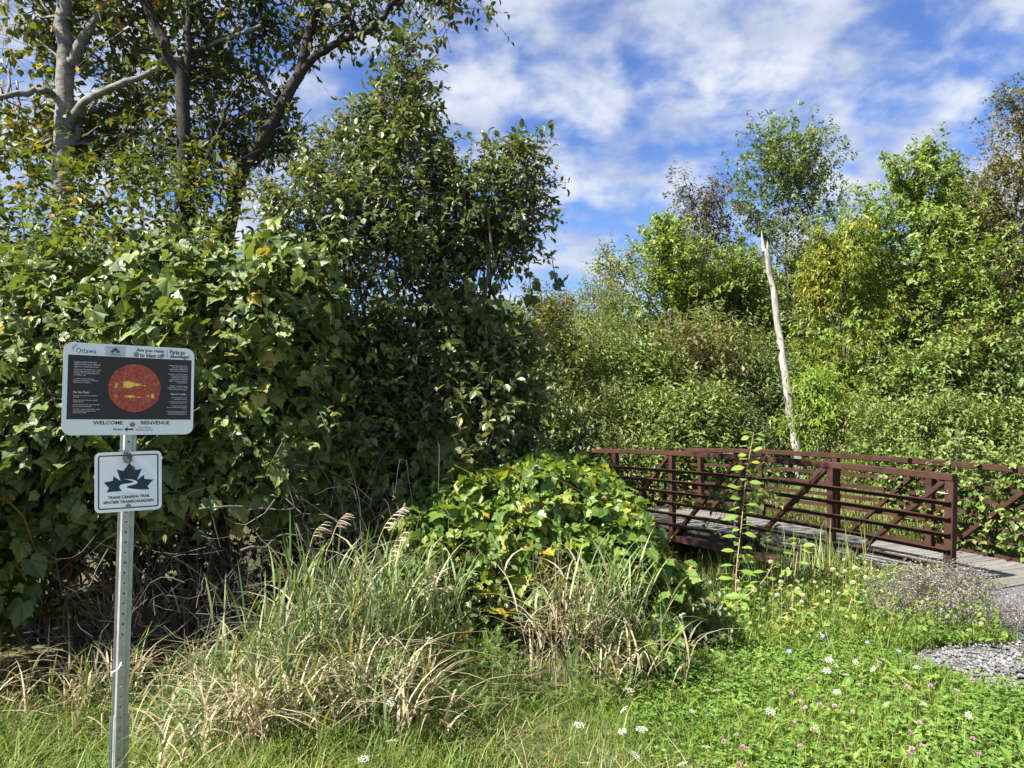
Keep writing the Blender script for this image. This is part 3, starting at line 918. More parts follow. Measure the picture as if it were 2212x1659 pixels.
    for v0, v1, s, u0, u1 in L_:
        text_part(s, U(u0), U(u1), Z(v1), Z(v0), yt, M['inkwhite'], up, bold=.012)
    text_part('Fun Sun Facts', U(.075), U(.188), Z(.547), Z(.525), yt, M['inkwhite'], up, bold=.03)
    R_ = [(.200, .280, 'Imaginez-vous près du soleil.\nLors d’un voyage spatial\nvirtuel, suivez la signalisation\nsur le sentier des planètes.', .792, .945),
          (.297, .410, 'Continuez sur 7,6 kilomètres\npour passer par toutes les\nplanètes de notre vaste\nsystème solaire, ou encore\njusqu’à 12,5 kilomètres pour\nvoir aussi Pluton.', .790, .945),
          (.432, .492, 'Échelle : 1 mètre le long du\nsentier Ottawa-Carleton = 590\n075 kilomètres dans l’espace.', .785, .945),
          (.568, .600, 'Le soleil vient de fêter son 4,5\nmilliardième anniversaire.', .815, .945),
          (.616, .648, 'Le soleil peut contenir environ un\nmillion de fois la planète Terre.', .800, .945),
          (.664, .712, 'La lumière prend 8 minutes à\nparcourir la distance entre le soleil et\nla Terre!', .782, .945),
          (.728, .776, 'Le soleil est une étoile naine jaune, ce\nqui signifie que la température à sa\nsurface est de 5 250 degrés Celsius.', .778, .945)]
    for v0, v1, s, u0, u1 in R_:
        text_part(s, U(u0), U(u1), Z(v1), Z(v0), yt, M['inkwhite'], up, align='RIGHT', bold=.012)
    text_part('Faits sur le soleil...', U(.812), U(.942), Z(.546), Z(.524), yt, M['inkwhite'], up, bold=.03)
    # city logo: word with three leaf-like strokes round the initial
    text_part('Ottawa', U(.088), U(.232), Z(.112), Z(.055), yw, M['logoblue'], up, bold=.0)
    for q in range(3):
        aa = np.radians(np.linspace(200 - 10 * q, 100 - 14 * q, 12)); r0 = .017 + .004 * q
        cx, cz = U(.099), Z(.080)
        o1 = np.column_stack([cx + r0 * np.cos(aa), cz + (r0 * 1.1) * np.sin(aa)])
        wdt = .0016 * np.sin(np.linspace(0, np.pi, 12)) + .0004
        o2 = np.column_stack([cx + (r0 + wdt) * np.cos(aa), cz + (r0 * 1.1 + wdt) * np.sin(aa)])
        flat(np.concatenate([o1, o2[::-1]]), yw - .0004 * q, M['logoteal'], 'logo_stroke', up)
    flat([(U(.300), Z(.128)), (U(.449), Z(.128)), (U(.449), Z(.018)), (U(.300), Z(.018))], Y - .0010, M['signgrey'], 'decal', up)
    flat(emblem(LEAF_OUT, U(.374), Z(.066), .046), Y - .0016, M['navy'], 'leaf_emblem', up)
    flat(emblem(ROAD, U(.374), Z(.066), .046), Y - .0022, M['signgrey'], 'trail_mark', up)
    text_part('TRANS CANADA TRAIL\nSENTIER TRANSCANADIEN', U(.335), U(.414), Z(.120), Z(.106), Y - .0016, M['navy'], up, align='CENTER', bold=.02)
    bolt(.020, .183, Y, parent=up)
    bolt(.010, -.176, Y, parent=up)
    # --- lower panel
    lo = empty('maple_leaf_panel', (0, 0, 1.402 + o)); lo.parent = root
    tag(lo, 'square white panel with a navy maple leaf and border')
    lo.rotation_euler = (0, math.radians(-1.6), math.radians(-9))
    w = .305
    g = Geo(); plate(g, rrect(w, w * .985, .026), Y, .0025, 0, 1); g.obj('board', [M['signwhite'], M['alu']], lo)
    A, B = rrect(w - .030, w * .985 - .030, .012), rrect(w - .042, w * .985 - .042, .008)
    k = len(A); g = Geo()
    V = [(x, Y - .0009, z) for x, z in A] + [(x, Y - .0009, z) for x, z in B]
    g.add(V, [[j, (j + 1) % k, k + (j + 1) % k, k + j] for j in range(k)]); g.obj('border', M['navy'], lo)
    sc = .305 / 865
    flat(emblem(LEAF_OUT, .002, .012, 640 * sc), Y - .0012, M['navy'], 'leaf_emblem', lo)
    flat(emblem(ROAD, .002, .012, 640 * sc), Y - .0018, M['signwhite'], 'trail_mark', lo)
    text_part('TRANS CANADA TRAIL', -.094, .098, -.084, -.070, Y - .0012, M['ink'], lo, bold=.03)
    text_part('SENTIER TRANSCANADIEN', -.114, .115, -.108, -.094, Y - .0012, M['ink'], lo, bold=.03)
    bolt(.004, .128, Y, parent=lo); bolt(-.002, -.124, Y, parent=lo)

    # --- spectacles hooked over the top of the lower panel
    base = Matrix.Rotation(th, 4, 'Z')
    c0 = Vector((bx, by, gb)) + base @ Vector((-.004, -.020, 1.402 + o + .148))
    sp = empty('eyeglasses', c0, 'dark framed eyeglasses hanging sideways over the top of the maple leaf panel', 'eyeglasses', rz=th)

    def lens(cx, cz, rot, w_, h_, y, name):
        a = np.linspace(0, 2 * np.pi, 29)
        x = np.sign(np.cos(a)) * np.abs(np.cos(a)) ** .72 * w_ / 2; z = np.sign(np.sin(a)) * np.abs(np.sin(a)) ** .72 * h_ / 2
        c_, s_ = math.cos(rot), math.sin(rot)
        X, Zz = cx + x * c_ - z * s_, cz + x * s_ + z * c_
        g = Geo(); tube1(g, np.column_stack([X, np.full(29, y), Zz]), .0016, 5); rim = g.obj('rim', M['frame'], sp)
        g = Geo(); plate(g, np.column_stack([X, Zz])[:-1], y - .0006, y + .0008); g.obj('lens', M['lens'], rim)

    lens(-.008, -.028, .15, .040, .052, 0, 'a')
    lens(.010, -.094, .10, .037, .050, .002, 'b')
    g = Geo(); tube1(g, spline([(-.002, -.001, -.054), (.004, -.004, -.060), (.006, 0, -.068)], 7), .0018, 5); g.obj('nose_bridge', M['frame'], sp)
    g = Geo(); tube1(g, spline([(-.026, .0, -.003), (-.016, .010, .004), (.0, .016, -.020), (.012, .012, -.050)], 12), .0018, 5); g.obj('temple_arm', M['frame'], sp)
    g = Geo(); tube1(g, spline([(-.026, .0, -.003), (-.030, .018, .006), (-.018, .030, .004), (-.010, .034, -.06)], 12), .0018, 5); g.obj('temple_arm', M['frame'], sp)
    # --- white tie threaded through the post
    zt_ = Vector((bx, by, gb)) + base @ Vector((-.012, -.002, .475 + o))
    zo = empty('plastic_tie', zt_, 'white plastic tie threaded through the perforated sign post', 'tie', rz=th)
    g = Geo(); tube1(g, spline([(-.034, .010, -.028), (-.036, -.006, -.012), (-.012, -.010, .002), (.004, .004, .022), (.006, .010, .028)], 14), .0032, 5); g.obj('strap', M['string'], zo)
    g = Geo(); box(g, (-.040, -.006, -.020), (-.028, .004, -.010)); g.obj('tie_head', M['string'], zo)


sign()

# ------------------------------------------------------------------ trees
def tree(name, label, cat, base, H, prof, trunk_r, nl, ns, m, leaf, T, lmat, bmat, h0=.15, el0=.3, lean=(0, 0), seed=0, group=None,
         shoot=.45, sag=.15, nparts=0, key='q', rise=.25, dens_in=.25, fillr=.12, ldroop=.3, stems=1):
    rs = np.random.default_rng(seed)
    base = np.array([base[0], base[1], float(gz(base[0], base[1])) - .05])
    root = empty(name, base, label, cat, group)
    g = Geo()
    k = 10; t_ = np.linspace(0, 1, k)[:, None]
    top = np.array([lean[0], lean[1], H])
    trunk = base + t_ * top + np.concatenate([[[0, 0, 0]], rs.standard_normal((k - 1, 3)) * .012 * H]) * np.array([1, 1, 0])
    tube1(g, spline(trunk, 24) - base, trunk_r * (1 - .93 * np.linspace(0, 1, 24)) + .006, 8)
    SP, SD = [], []
    LP, LR = [], []
    PM = max(prof(x) for x in np.linspace(h0, 1, 12))
    for i in range(nl):
        u = rs.random() if i > 4 else .55 + .1 * i
        tt = h0 + (1 - h0) * u ** .85
        a0 = np.array([np.interp(tt, t_[:, 0], trunk[:, q]) for q in range(3)])
        az = i * 2.39996 + rs.normal() * .35
        Ln = prof(tt) * H * rs.uniform(.65, 1.15)
        el = el0 + (1.15 - el0) * tt ** 1.4 + rs.normal() * .12
        d = np.array([math.cos(az) * math.cos(el), math.sin(az) * math.cos(el), math.sin(el)])
        kk = 6; s = np.linspace(0, 1, kk)[:, None]
        pts = a0 + d * Ln * s + UP * rise * Ln * s ** 2 + rs.standard_normal((kk, 3)) * .035 * Ln * s
        LP.append(pts); LR.append(np.linspace(max(.012, trunk_r * (1 - tt) * .55), .005, kk))
        ni = int(np.clip(ns * Ln / (.55 * PM * H), 3, 1.7 * ns))
        sp = dens_in + (1 - dens_in) * rs.random(ni) ** .7
        q = np.stack([np.interp(sp, s[:, 0], pts[:, c_]) for c_ in range(3)], 1) + rs.standard_normal((ni, 3)) * fillr * Ln
        SP.append(q); SD.append(d * .7 + UP * .35 + rs.standard_normal((ni, 3)) * .65)
    nt = max(ns // 3, 4)
    q = trunk[-1] + (trunk[-4] - trunk[-1]) * rs.random((nt, 1)) + rs.standard_normal((nt, 3)) * .06
    SP.append(q); SD.append(UP + rs.standard_normal((nt, 3)) * .5)
    V, F = tubes(np.array(LP) - base, np.array(LR), 5); g.add(V, F)
    g.obj('trunk', bmat, root, smooth=True)
    SP, SD = np.concatenate(SP), np.concatenate(SD)
    L = shoot * rs.uniform(.6, 1.3, len(SP))
    P, A, N, S = shoot_leaves(SP, SD, L, m, leaf, sag=sag, ldroop=ldroop)
    ok = P[:, 2] > gz(P[:, 0], P[:, 1]) + .05
    if nparts:
        foliage(root, T, key, P[ok], A[ok], N[ok], S[ok], lmat, nparts, stuff='crown')
    else:
        g = Geo(); add_leaves(g, T, P[ok] - base, A[ok], N[ok], S[ok]); g.obj('crown', lmat, root, kind='stuff')
    return root


spire = lambda w, p=.75: (lambda t_: w * max(1 - t_, .03) ** p)
oval = lambda w, c=.5: (lambda t_: w * math.sqrt(max(1 - ((t_ - c) / .56) ** 2, .04)))


def far(px, ytop, Y):
    p = at(px, ytop, Y); z0 = float(gz(p[0], p[1]))
    return (p[0], p[1]), p[2] - z0


def far_trees():
    D = [  # px, ytop, Y, name, label, profile, trunk_r, limbs, shoots, leaves per shoot, leaf size, template, leaf mat, bark, extra
        (1432, 492, 23.5, 'ash_tree', 'slim green tree rising beside the sparse purplish one beyond the footbridge', spire(.42, .6), .09, 90, 24, 12, .12, QUAD, 'ash', 'bark_grey', {}),
        (1512, 455, 25.5, 'poplar_tree', 'sparse purplish tree with open twiggy top beyond the footbridge', oval(.17, .74), .08, 34, 11, 9, .11, QUAD, 'plum', 'bark_grey', dict(h0=.5, el0=.7)),
        (1692, 392, 27, 'ash_tree', 'tall airy blue-green tree rising behind the bleached dead trunk', oval(.25, .6), .13, 58, 20, 12, .13, QUAD, 'bluegreen', 'bark_grey', dict(h0=.3, el0=.5)),
        (1805, 565, 20.5, 'boxelder_tree', 'yellow-green drooping tree right beside the bleached dead trunk', oval(.22, .58), .09, 44, 24, 12, .135, NARROW, 'yellow', 'bark_grey', dict(ldroop=.9, sag=.4)),
        (1992, 362, 21, 'ash_tree', 'tallest bright green tree with a pointed top beyond the footbridge', spire(.52, .62), .13, 120, 27, 13, .125, QUAD, 'ash', 'bark_grey', dict(h0=.12, el0=.15, rise=.12)),
        (2072, 390, 22, 'ash_tree', 'darker green tree shouldering the tallest bright green one', spire(.42, .62), .11, 80, 22, 12, .125, QUAD, 'bluegreen', 'bark_grey', dict(h0=.2)),
        (2196, 255, 19.5, 'poplar_tree', 'thin olive-brown tree with small fluttering leaves past the tallest green tree', oval(.16, .5), .11, 60, 24, 11, .085, QUAD, 'olive', 'bark_grey', dict(h0=.15, el0=.5)),
        (1345, 600, 22, 'willow_tree', 'small sparse tree with yellowing top left of the slim green tree', oval(.2, .6), .06, 30, 16, 10, .10, QUAD, 'willow', 'bark_grey', {}),
        (1283, 655, 21, 'willow_tree', 'low pale green tree beside the leafless one', oval(.24, .55), .06, 30, 18, 10, .09, NARROW, 'willow', 'bark_grey', {}),
        (1600, 640, 24, 'maple_tree', 'rounded green tree between the purplish tree and dead trunk', oval(.32, .55), .09, 44, 24, 12, .12, QUAD, 'shrubgreen', 'bark_grey', {}),
        (1880, 610, 25, 'ash_tree', 'dull green tree in the gap behind the yellow-green drooping tree', oval(.28, .55), .09, 40, 22, 12, .12, QUAD, 'bluegreen', 'bark_grey', {}),
        (2120, 560, 24, 'maple_tree', 'broad dull green tree in the gap beside the olive-brown one', oval(.28, .5), .09, 44, 24, 12, .12, QUAD, 'shrubgreen', 'bark_grey', {}),
        (1500, 610, 28, 'maple_tree', 'rounded olive tree behind the slim green tree', oval(.34, .5), .09, 42, 22, 12, .13, QUAD, 'olive', 'bark_grey', {}),
        (1180, 690, 17, 'alder_tree', 'dark leafy young tree at the edge of the big vine-hung shrub', oval(.26, .5), .05, 30, 16, 10, .085, QUAD, 'darktree', 'bark_grey', {}),
        (1768, 868, 16.8, 'boxelder_sapling', 'low bright yellow-green sapling at the foot of the dead trunk', oval(.36, .55), .03, 22, 14, 10, .13, NARROW, 'sapling', 'bark_grey', dict(ldroop=.7)),
    ]
    for i, (px, yt, Y, nm, lb, pr, tr, nl, ns, m, lf, T, lm, bm, ex) in enumerate(D):
        b, H = far(px, yt, Y)
        tree(nm, lb, 'sapling' if 'sapling' in nm else 'tree', b, H, pr, tr, nl, ns, m, lf, T, M[lm], M[bm], seed=100 + i, group='trees beyond the footbridge', shoot=.5, **ex)
    # a leafless tree
    b, H = far(1214, 618, 24)
    root = empty('bare_tree', (b[0], b[1], gz(*b)), 'leafless grey tree standing between leafy trees beyond the footbridge', 'tree')
    rs = np.random.default_rng(5); g = Geo(); bz = np.array([0, 0, -.1])
    tr = limb_pts(bz, np.array([.15, 0, H]), 8, .02, rs); tube1(g, spline(tr, 16), np.linspace(.07, .008, 16), 6)
    LP, LR = [], []
    for i in range(26):
        t_ = rs.uniform(.3, .97); a = tr[min(int(t_ * 7), 7)] * 1.0
        az = i * 2.4; Ln = rs.uniform(.5, 1.5) * (1.2 - t_) * 1.4
        e_ = a + np.array([math.cos(az) * Ln * .6, math.sin(az) * Ln * .6, Ln * .8])
        q = limb_pts(a, e_, 5, .06, rs); LP.append(q); LR.append(np.linspace(.02, .004, 5))
        for j in range(5):
            s = q[rs.integers(1, 5)]; f_ = s + rs.standard_normal(3) * .25 + [0, 0, .3]
            LP.append(limb_pts(s, f_, 5, .06, rs)); LR.append(np.linspace(.010, .003, 5))
    V, F = tubes(np.array(LP), np.array(LR), 4); g.add(V, F); g.obj('trunk', M['bark_grey'], root)
    # the bleached dead trunk
    pts = [at(1655, 540, 19.2), at(1668, 620, 19.2), at(1684, 720, 19.1), at(1694, 800, 19.0), at(1706, 880, 19), at(1719, 955, 19)]
    foot = np.array([pts[-1][0] + .25, 19.0, float(gz(pts[-1][0], 19)) - .1])
    line = np.array([foot] + pts[::-1])
    root = empty('dead_tree', foot, 'bleached leaning dead tree trunk with a broken top beyond the footbridge', 'tree')
    g = Geo(); ln = spline(line, 30) - foot; ln += rng.standard_normal(ln.shape) * .012
    tube1(g, ln, np.linspace(.125, .065, 30) * (1 + .06 * rng.standard_normal(30)), 10); g.obj('trunk', M['deadwood'], root, smooth=True)
    tp = ln[-1]
    g = Geo(); tube1(g, [tp + [-.03, 0, -.05], tp + [-.07, 0, .25], tp + [-.09, 0, .5]], [.06, .035, .006], 6); g.obj('splinter', M['deadwood'], root)
    g = Geo(); tube1(g, [tp + [.05, 0, -.05], tp + [.06, 0, .12], tp + [.05, 0, .22]], [.05, .03, .006], 6); g.obj('splinter', M['deadwood'], root)
    for q_, dx_ in ((8, -.2), (12, .22), (21, .16), (24, -.14)):
        a_ = ln[q_]; g = Geo(); tube1(g, [a_, a_ + [dx_ * .6, -.04, .05], a_ + [dx_, -.06, .14]], [.03, .02, .008], 5); g.obj('branch_stub', M['deadwood'], root)
    b_ = ln[17]
    g = Geo(); tube1(g, [b_, b_ + [-.12, -.05, .04], b_ + [-.26, -.08, .03]], [.04, .03, .02], 6); g.obj('branch_stub', M['bark_dark'], root)
    g = Geo(); tube1(g, [b_ * .55, b_ * .55 + [.18, 0, .3], b_ * .55 + [.30, 0, .75]], [.05, .04, .02], 6); g.obj('branch_stub', M['deadwood'], root)


far_trees()


def blob_shrub(name, label, cat, blobs, ns, m, leaf, T, key, mat, stem_mat, foot, seed, L=.3, nparts=0, group=None, twigs=True, depth=.16, nout=.3, sag=.15,
               keep=.72, rough=.22, stems=6, stem_r=.02, zmin=-1.5, dirup=.45, ldroop=.25, stuff='foliage', gapn=None):
    rs = np.random.default_rng(seed)
    foot = np.array([foot[0], foot[1], float(gz(foot[0], foot[1]))])
    root = empty(name, foot, label, cat, group)
    P, Nn = blob_points(blobs, ns, depth=depth, keep=keep, rough=rough, seed=seed, zmin=zmin)
    if gapn is not None:
        k_ = cheap_noise(P * gapn[0], seed + 7) > gapn[1]
        P, Nn = P[k_], Nn[k_]
    D = norm(Nn * .8 + UP * dirup + rs.standard_normal(P.shape) * .55)
    Ls = L * rs.uniform(.5, 1.4, len(P))
    lp, la, ln, ls = shoot_leaves(P, D, Ls, m, leaf, sag=sag, nout=nout, ldroop=ldroop)
    ok = lp[:, 2] > gz(lp[:, 0], lp[:, 1]) + .02
    foliage(root, T, key, lp[ok], la[ok], ln[ok], ls[ok], mat, nparts, stuff=stuff)
    if twigs:
        tp, tr = shoot_twigs(P, D, Ls, .0028, sag)
        g = Geo(); V, F = tubes(tp - foot, tr, 3); g.add(V, F); g.obj('twigs', stem_mat, root, kind='stuff')
    B = np.array(blobs)
    for i in range(stems):
        c = B[i % len(B)]
        s = foot + np.array([rs.normal() * .15, rs.normal() * .15, -.05])
        e_ = c[:3] + rs.standard_normal(3) * c[3:] * .3
        q = limb_pts(s, e_, 7, .05, rs)
        g = Geo(); tube1(g, spline(q, 14) - foot, np.linspace(stem_r, stem_r * .3, 14) * rs.uniform(.7, 1.2), 6); g.obj('stem', stem_mat, root, smooth=True)
    return root


def far_shrubs():
    # prototypes of the bushes in the wet ground beyond the bridge, copied about
    def proto(name, label, mat, leaf, T, seed, ns, m):
        b_ = [(0, 0, 1.3, 1.0, 1.0, 1.3), (.6, .2, 1.0, .8, .8, 1.0), (-.6, -.1, 1.1, .8, .8, 1.1), (.1, -.2, 2.1, .6, .6, .8)]
        rs = np.random.default_rng(seed)
        root = empty(name, (0, 0, 0), label, 'shrub', 'bushes in the wet ground beyond the footbridge')
        P, Nn = blob_points_flat(b_, ns, seed)
        D = norm(Nn * .5 + UP * .9 + rs.standard_normal(P.shape) * .45)
        lp, la, ln, ls = shoot_leaves(P, D, .42 * rs.uniform(.5, 1.5, len(P)), m, leaf, sag=.1, nout=.3)
        g = Geo(); add_leaves(g, T, lp, la, ln, ls); g.obj('foliage', mat, root, kind='stuff')
        g = Geo()
        for i in range(9):
            a = rs.standard_normal(3) * .1; a[2] = -.3
            e_ = np.array([rs.normal() * .6, rs.normal() * .6, rs.uniform(1.2, 2.6)])
            tube1(g, spline(limb_pts(a, e_, 6, .05, rs), 10), np.linspace(.025, .006, 10), 5)
        g.obj('stem', M['bark_grey'], root)
        return root

    def blob_points_flat(b_, n, seed):
        B = np.array(b_); rs = np.random.default_rng(seed)
        i = rs.integers(0, len(B), n); d = norm(rs.standard_normal((n, 3)))
        rr = (1 - np.abs(rs.standard_normal(n)) * .2).clip(.2, 1) * (1 + .25 * cheap_noise(d + B[i, :3], seed))
        p = B[i, :3] + d * B[i, 3:] * rr[:, None]
        k = p[:, 2] > -.2
        return p[k], d[k]

    pr = [proto('willow_shrub', 'pale grey-green willow bush beyond the footbridge', M['willow'], .085, NARROW, 21, 1500, 12),
          proto('dogwood_shrub', 'fresh green broad-leaved bush beyond the footbridge', M['shrubgreen'], .085, QUAD, 22, 1500, 11),
          proto('buckthorn_shrub', 'dark green bush in the shade beyond the footbridge', M['bluegreen'], .08, QUAD, 23, 1500, 11),
          proto('alder_shrub', 'olive-yellow bush beyond the footbridge', M['olive'], .08, QUAD, 24, 1400, 11)]
    spots = [  # px, ytop, Y, kind, spread, label
        (1180, 760, 17.5, 0, 1.1, 'pale willow bush right beside the vine-hung shrub'), (1250, 740, 18.5, 0, 1.2, 'pale willow bush at the foot of the leafless tree'), (1330, 720, 19.5, 0, 1.2, 'tall pale willow bush below the small sparse tree'),
        (1400, 760, 18.5, 1, 1.1, 'fresh green bush at the foot of the slim green tree'), (1470, 740, 19.5, 3, 1.2, 'olive bush below the sparse purplish tree'), (1540, 700, 20.5, 0, 1.2, 'tall pale willow bush between the purplish tree and the dead trunk'),
        (1610, 730, 21, 0, 1.1, 'pale willow bush behind and left of the dead trunk'), (1650, 800, 20.4, 2, 1.0, 'dark bush directly behind the dead trunk'), (1225, 850, 16.5, 0, 1.0, 'low pale willow bush behind the far end of the footbridge'),
        (1310, 850, 16.8, 0, 1.1, 'low pale willow bush over the far end of the railing'), (1395, 870, 16.5, 1, 1.0, 'low fresh green bush above the middle of the railing'), (1480, 840, 17.2, 1, 1.1, 'fresh green bush between the purplish tree and the railing'),
        (1545, 855, 17.8, 0, 1.0, 'low pale willow bush left of the tall poplar sapling'), (1605, 905, 17.5, 2, .8, 'low dark bush behind the tip of the poplar sapling'), (1800, 880, 19.5, 2, .9, 'dark bush in the shade under the yellow-green drooping tree'),
        (1865, 850, 21, 2, .9, 'dark bush in the gap between the yellow-green tree and the tallest tree'), (1930, 780, 19, 1, 1.1, 'tall fresh green bush at the left foot of the tallest tree'), (2020, 760, 18.5, 1, 1.2, 'tall fresh green bush right under the tallest tree'),
        (2110, 740, 19, 3, 1.2, 'olive bush under the broad dull green tree'), (2200, 760, 18, 2, 1.2, 'dark bush under the thin olive-brown tree'),
        (1910, 885, 15.2, 1, .8, 'low fresh green bush left in the row behind the far railing'), (1985, 880, 14.6, 1, .8, 'low fresh green bush second in the row behind the far railing'), (2065, 872, 14.2, 1, .9, 'low fresh green bush third in the row behind the far railing'),
        (2150, 885, 13.8, 1, .9, 'low fresh green bush above the round-leaved bush in the railing'), (2230, 880, 13.6, 1, .9, 'low fresh green bush at the near end of the far railing'), (1840, 905, 16.5, 3, .7, 'small olive bush beside the bright sapling at the dead trunk'), (1140, 820, 15.5, 2, 1.0, 'dark bush tucked behind the vine-hung shrub')]
    used = set()
    for i, (px, yt, Y, k, w, lb) in enumerate(spots):
        p = at(px, yt, Y); z0 = float(gz(p[0], p[1])); H = p[2] - z0
        o = pr[k] if k not in used else copy_tree(pr[k])
        used.add(k)
        o['label'] = lb
        o.location = (p[0], p[1], z0)
        s = H / 2.85
        o.scale = (w * (.55 + .45 * s), w * (.55 + .45 * s), s); o.rotation_euler = (0, 0, rng.random() * 6.28)
    # row of trees closing the wood farther back
    pr2 = []
    for j, (mt, nm, lb) in enumerate((('shrubgreen', 'maple_tree', 'green tree in the back row of the wood'), ('olive', 'poplar_tree', 'olive tree in the back row of the wood'), ('bluegreen', 'ash_tree', 'blue-green tree in the back row of the wood'))):
        pr2.append(tree(nm, lb, 'tree', (0, 40), 6.0, oval(.3, .5), .1, 34, 22, 11, .16, QUAD, M[mt], M['bark_grey'], seed=300 + j, group='back row of the wood', shoot=.6, h0=.08))
    first = [True] * 3
    for i in range(20):
        px = 560 + i * 92; Y = 33 + 8 * rng.random(); k = i % 3
        p = at(px, 700 + 60 * rng.random() - (110 if px > 1550 else 0), Y)
        o = pr2[k] if first[k] else copy_tree(pr2[k]); first[k] = False
        z0 = float(gz(p[0], p[1])); o.location = (p[0], p[1], z0); s = (p[2] - z0) / 6.0
        o.scale = (1.3, 1.3, s); o.rotation_euler = (0, 0, rng.random() * 6.28)


far_shrubs()

# ------------------------------------------------------------------ the tall trees behind the thicket
def framed_tree(name, label, foot, mains, lmat, bmat, seed, leaf, T, key, crown, ns, m, nparts=300, extra=14, shoot=.4, sag=.2, gap=.0):
    """a tree whose main limbs follow given polylines [(pts, r0, r1)], with a leafy crown along side branches.
    crown: list of ellipsoids the side branches reach into"""
    rs = np.random.default_rng(seed)
    foot = np.array([foot[0], foot[1], float(gz(foot[0], foot[1])) - .05])
    root = empty(name, foot, label, 'tree', 'tall trees behind the vine thicket')
    allp = []
    for i, (pts, r0, r1) in enumerate(mains):
        q = spline(np.array(pts), 22); q[1:] += rs.standard_normal((21, 3)) * .012
        g = Geo(); tube1(g, q - foot, np.linspace(r0, r1, 22) * (1 + .04 * rs.standard_normal(22)), 10)
        g.obj('trunk' if i == 0 else 'limb', bmat, root, smooth=True)
        allp.append(q)
    cand = np.concatenate([q[4:] for q in allp])
    C = np.array(crown)
    LP, LR, SP, SD = [], [], [], []
    nb = extra * len(C)
    for i in range(nb):
        c = C[i % len(C)]
        e_ = c[:3] + norm(rs.standard_normal(3)) * c[3:] * rs.random() ** .4
        d = np.linalg.norm(cand - e_, axis=1) + .6 * np.maximum(cand[:, 2] - e_[2], 0)
        a = cand[np.argsort(d)[rs.integers(0, 6)]]
        q = limb_pts(a, e_, 7, .05, rs); q[:, 2] += .12 * np.linalg.norm(e_ - a) * np.sin(np.linspace(0, np.pi, 7))
        LP.append(q); LR.append(np.linspace(.020, .004, 7))
        t_ = .35 + .65 * rs.random(ns)
        s_ = np.linspace(0, 1, 7)
        pp = np.stack([np.interp(t_, s_, q[:, k]) for k in range(3)], 1) + rs.standard_normal((ns, 3)) * .16
        SP.append(pp); SD.append(norm(e_ - a) * .5 + rs.standard_normal((ns, 3)) * .7 + UP * .1)
    V, F = tubes(np.array(LP) - foot, np.array(LR), 5)
    g = Geo(); g.add(V, F); g.obj('side_branches', bmat, root, smooth=True, kind='stuff')
    SP, SD = np.concatenate(SP), np.concatenate(SD)
    L = shoot * rs.uniform(.5, 1.4, len(SP))
    tp, tr = shoot_twigs(SP, SD, L, .0035, sag); V, F = tubes(tp - foot, tr, 3)
    g = Geo(); g.add(V, F); g.obj('twigs', bmat, root, kind='stuff')
    P, A, N, S = shoot_leaves(SP, SD, L, m, leaf, sag=sag, ldroop=.7, nup=.45, jit=.55)
    foliage(root, T, key, P, A, N, S, lmat, nparts, stuff='crown')
    return root


def cb(px, py, Y, rx, ry, rz):
    p = at(px, py, Y); return (p[0], p[1], p[2], rx, ry, rz)


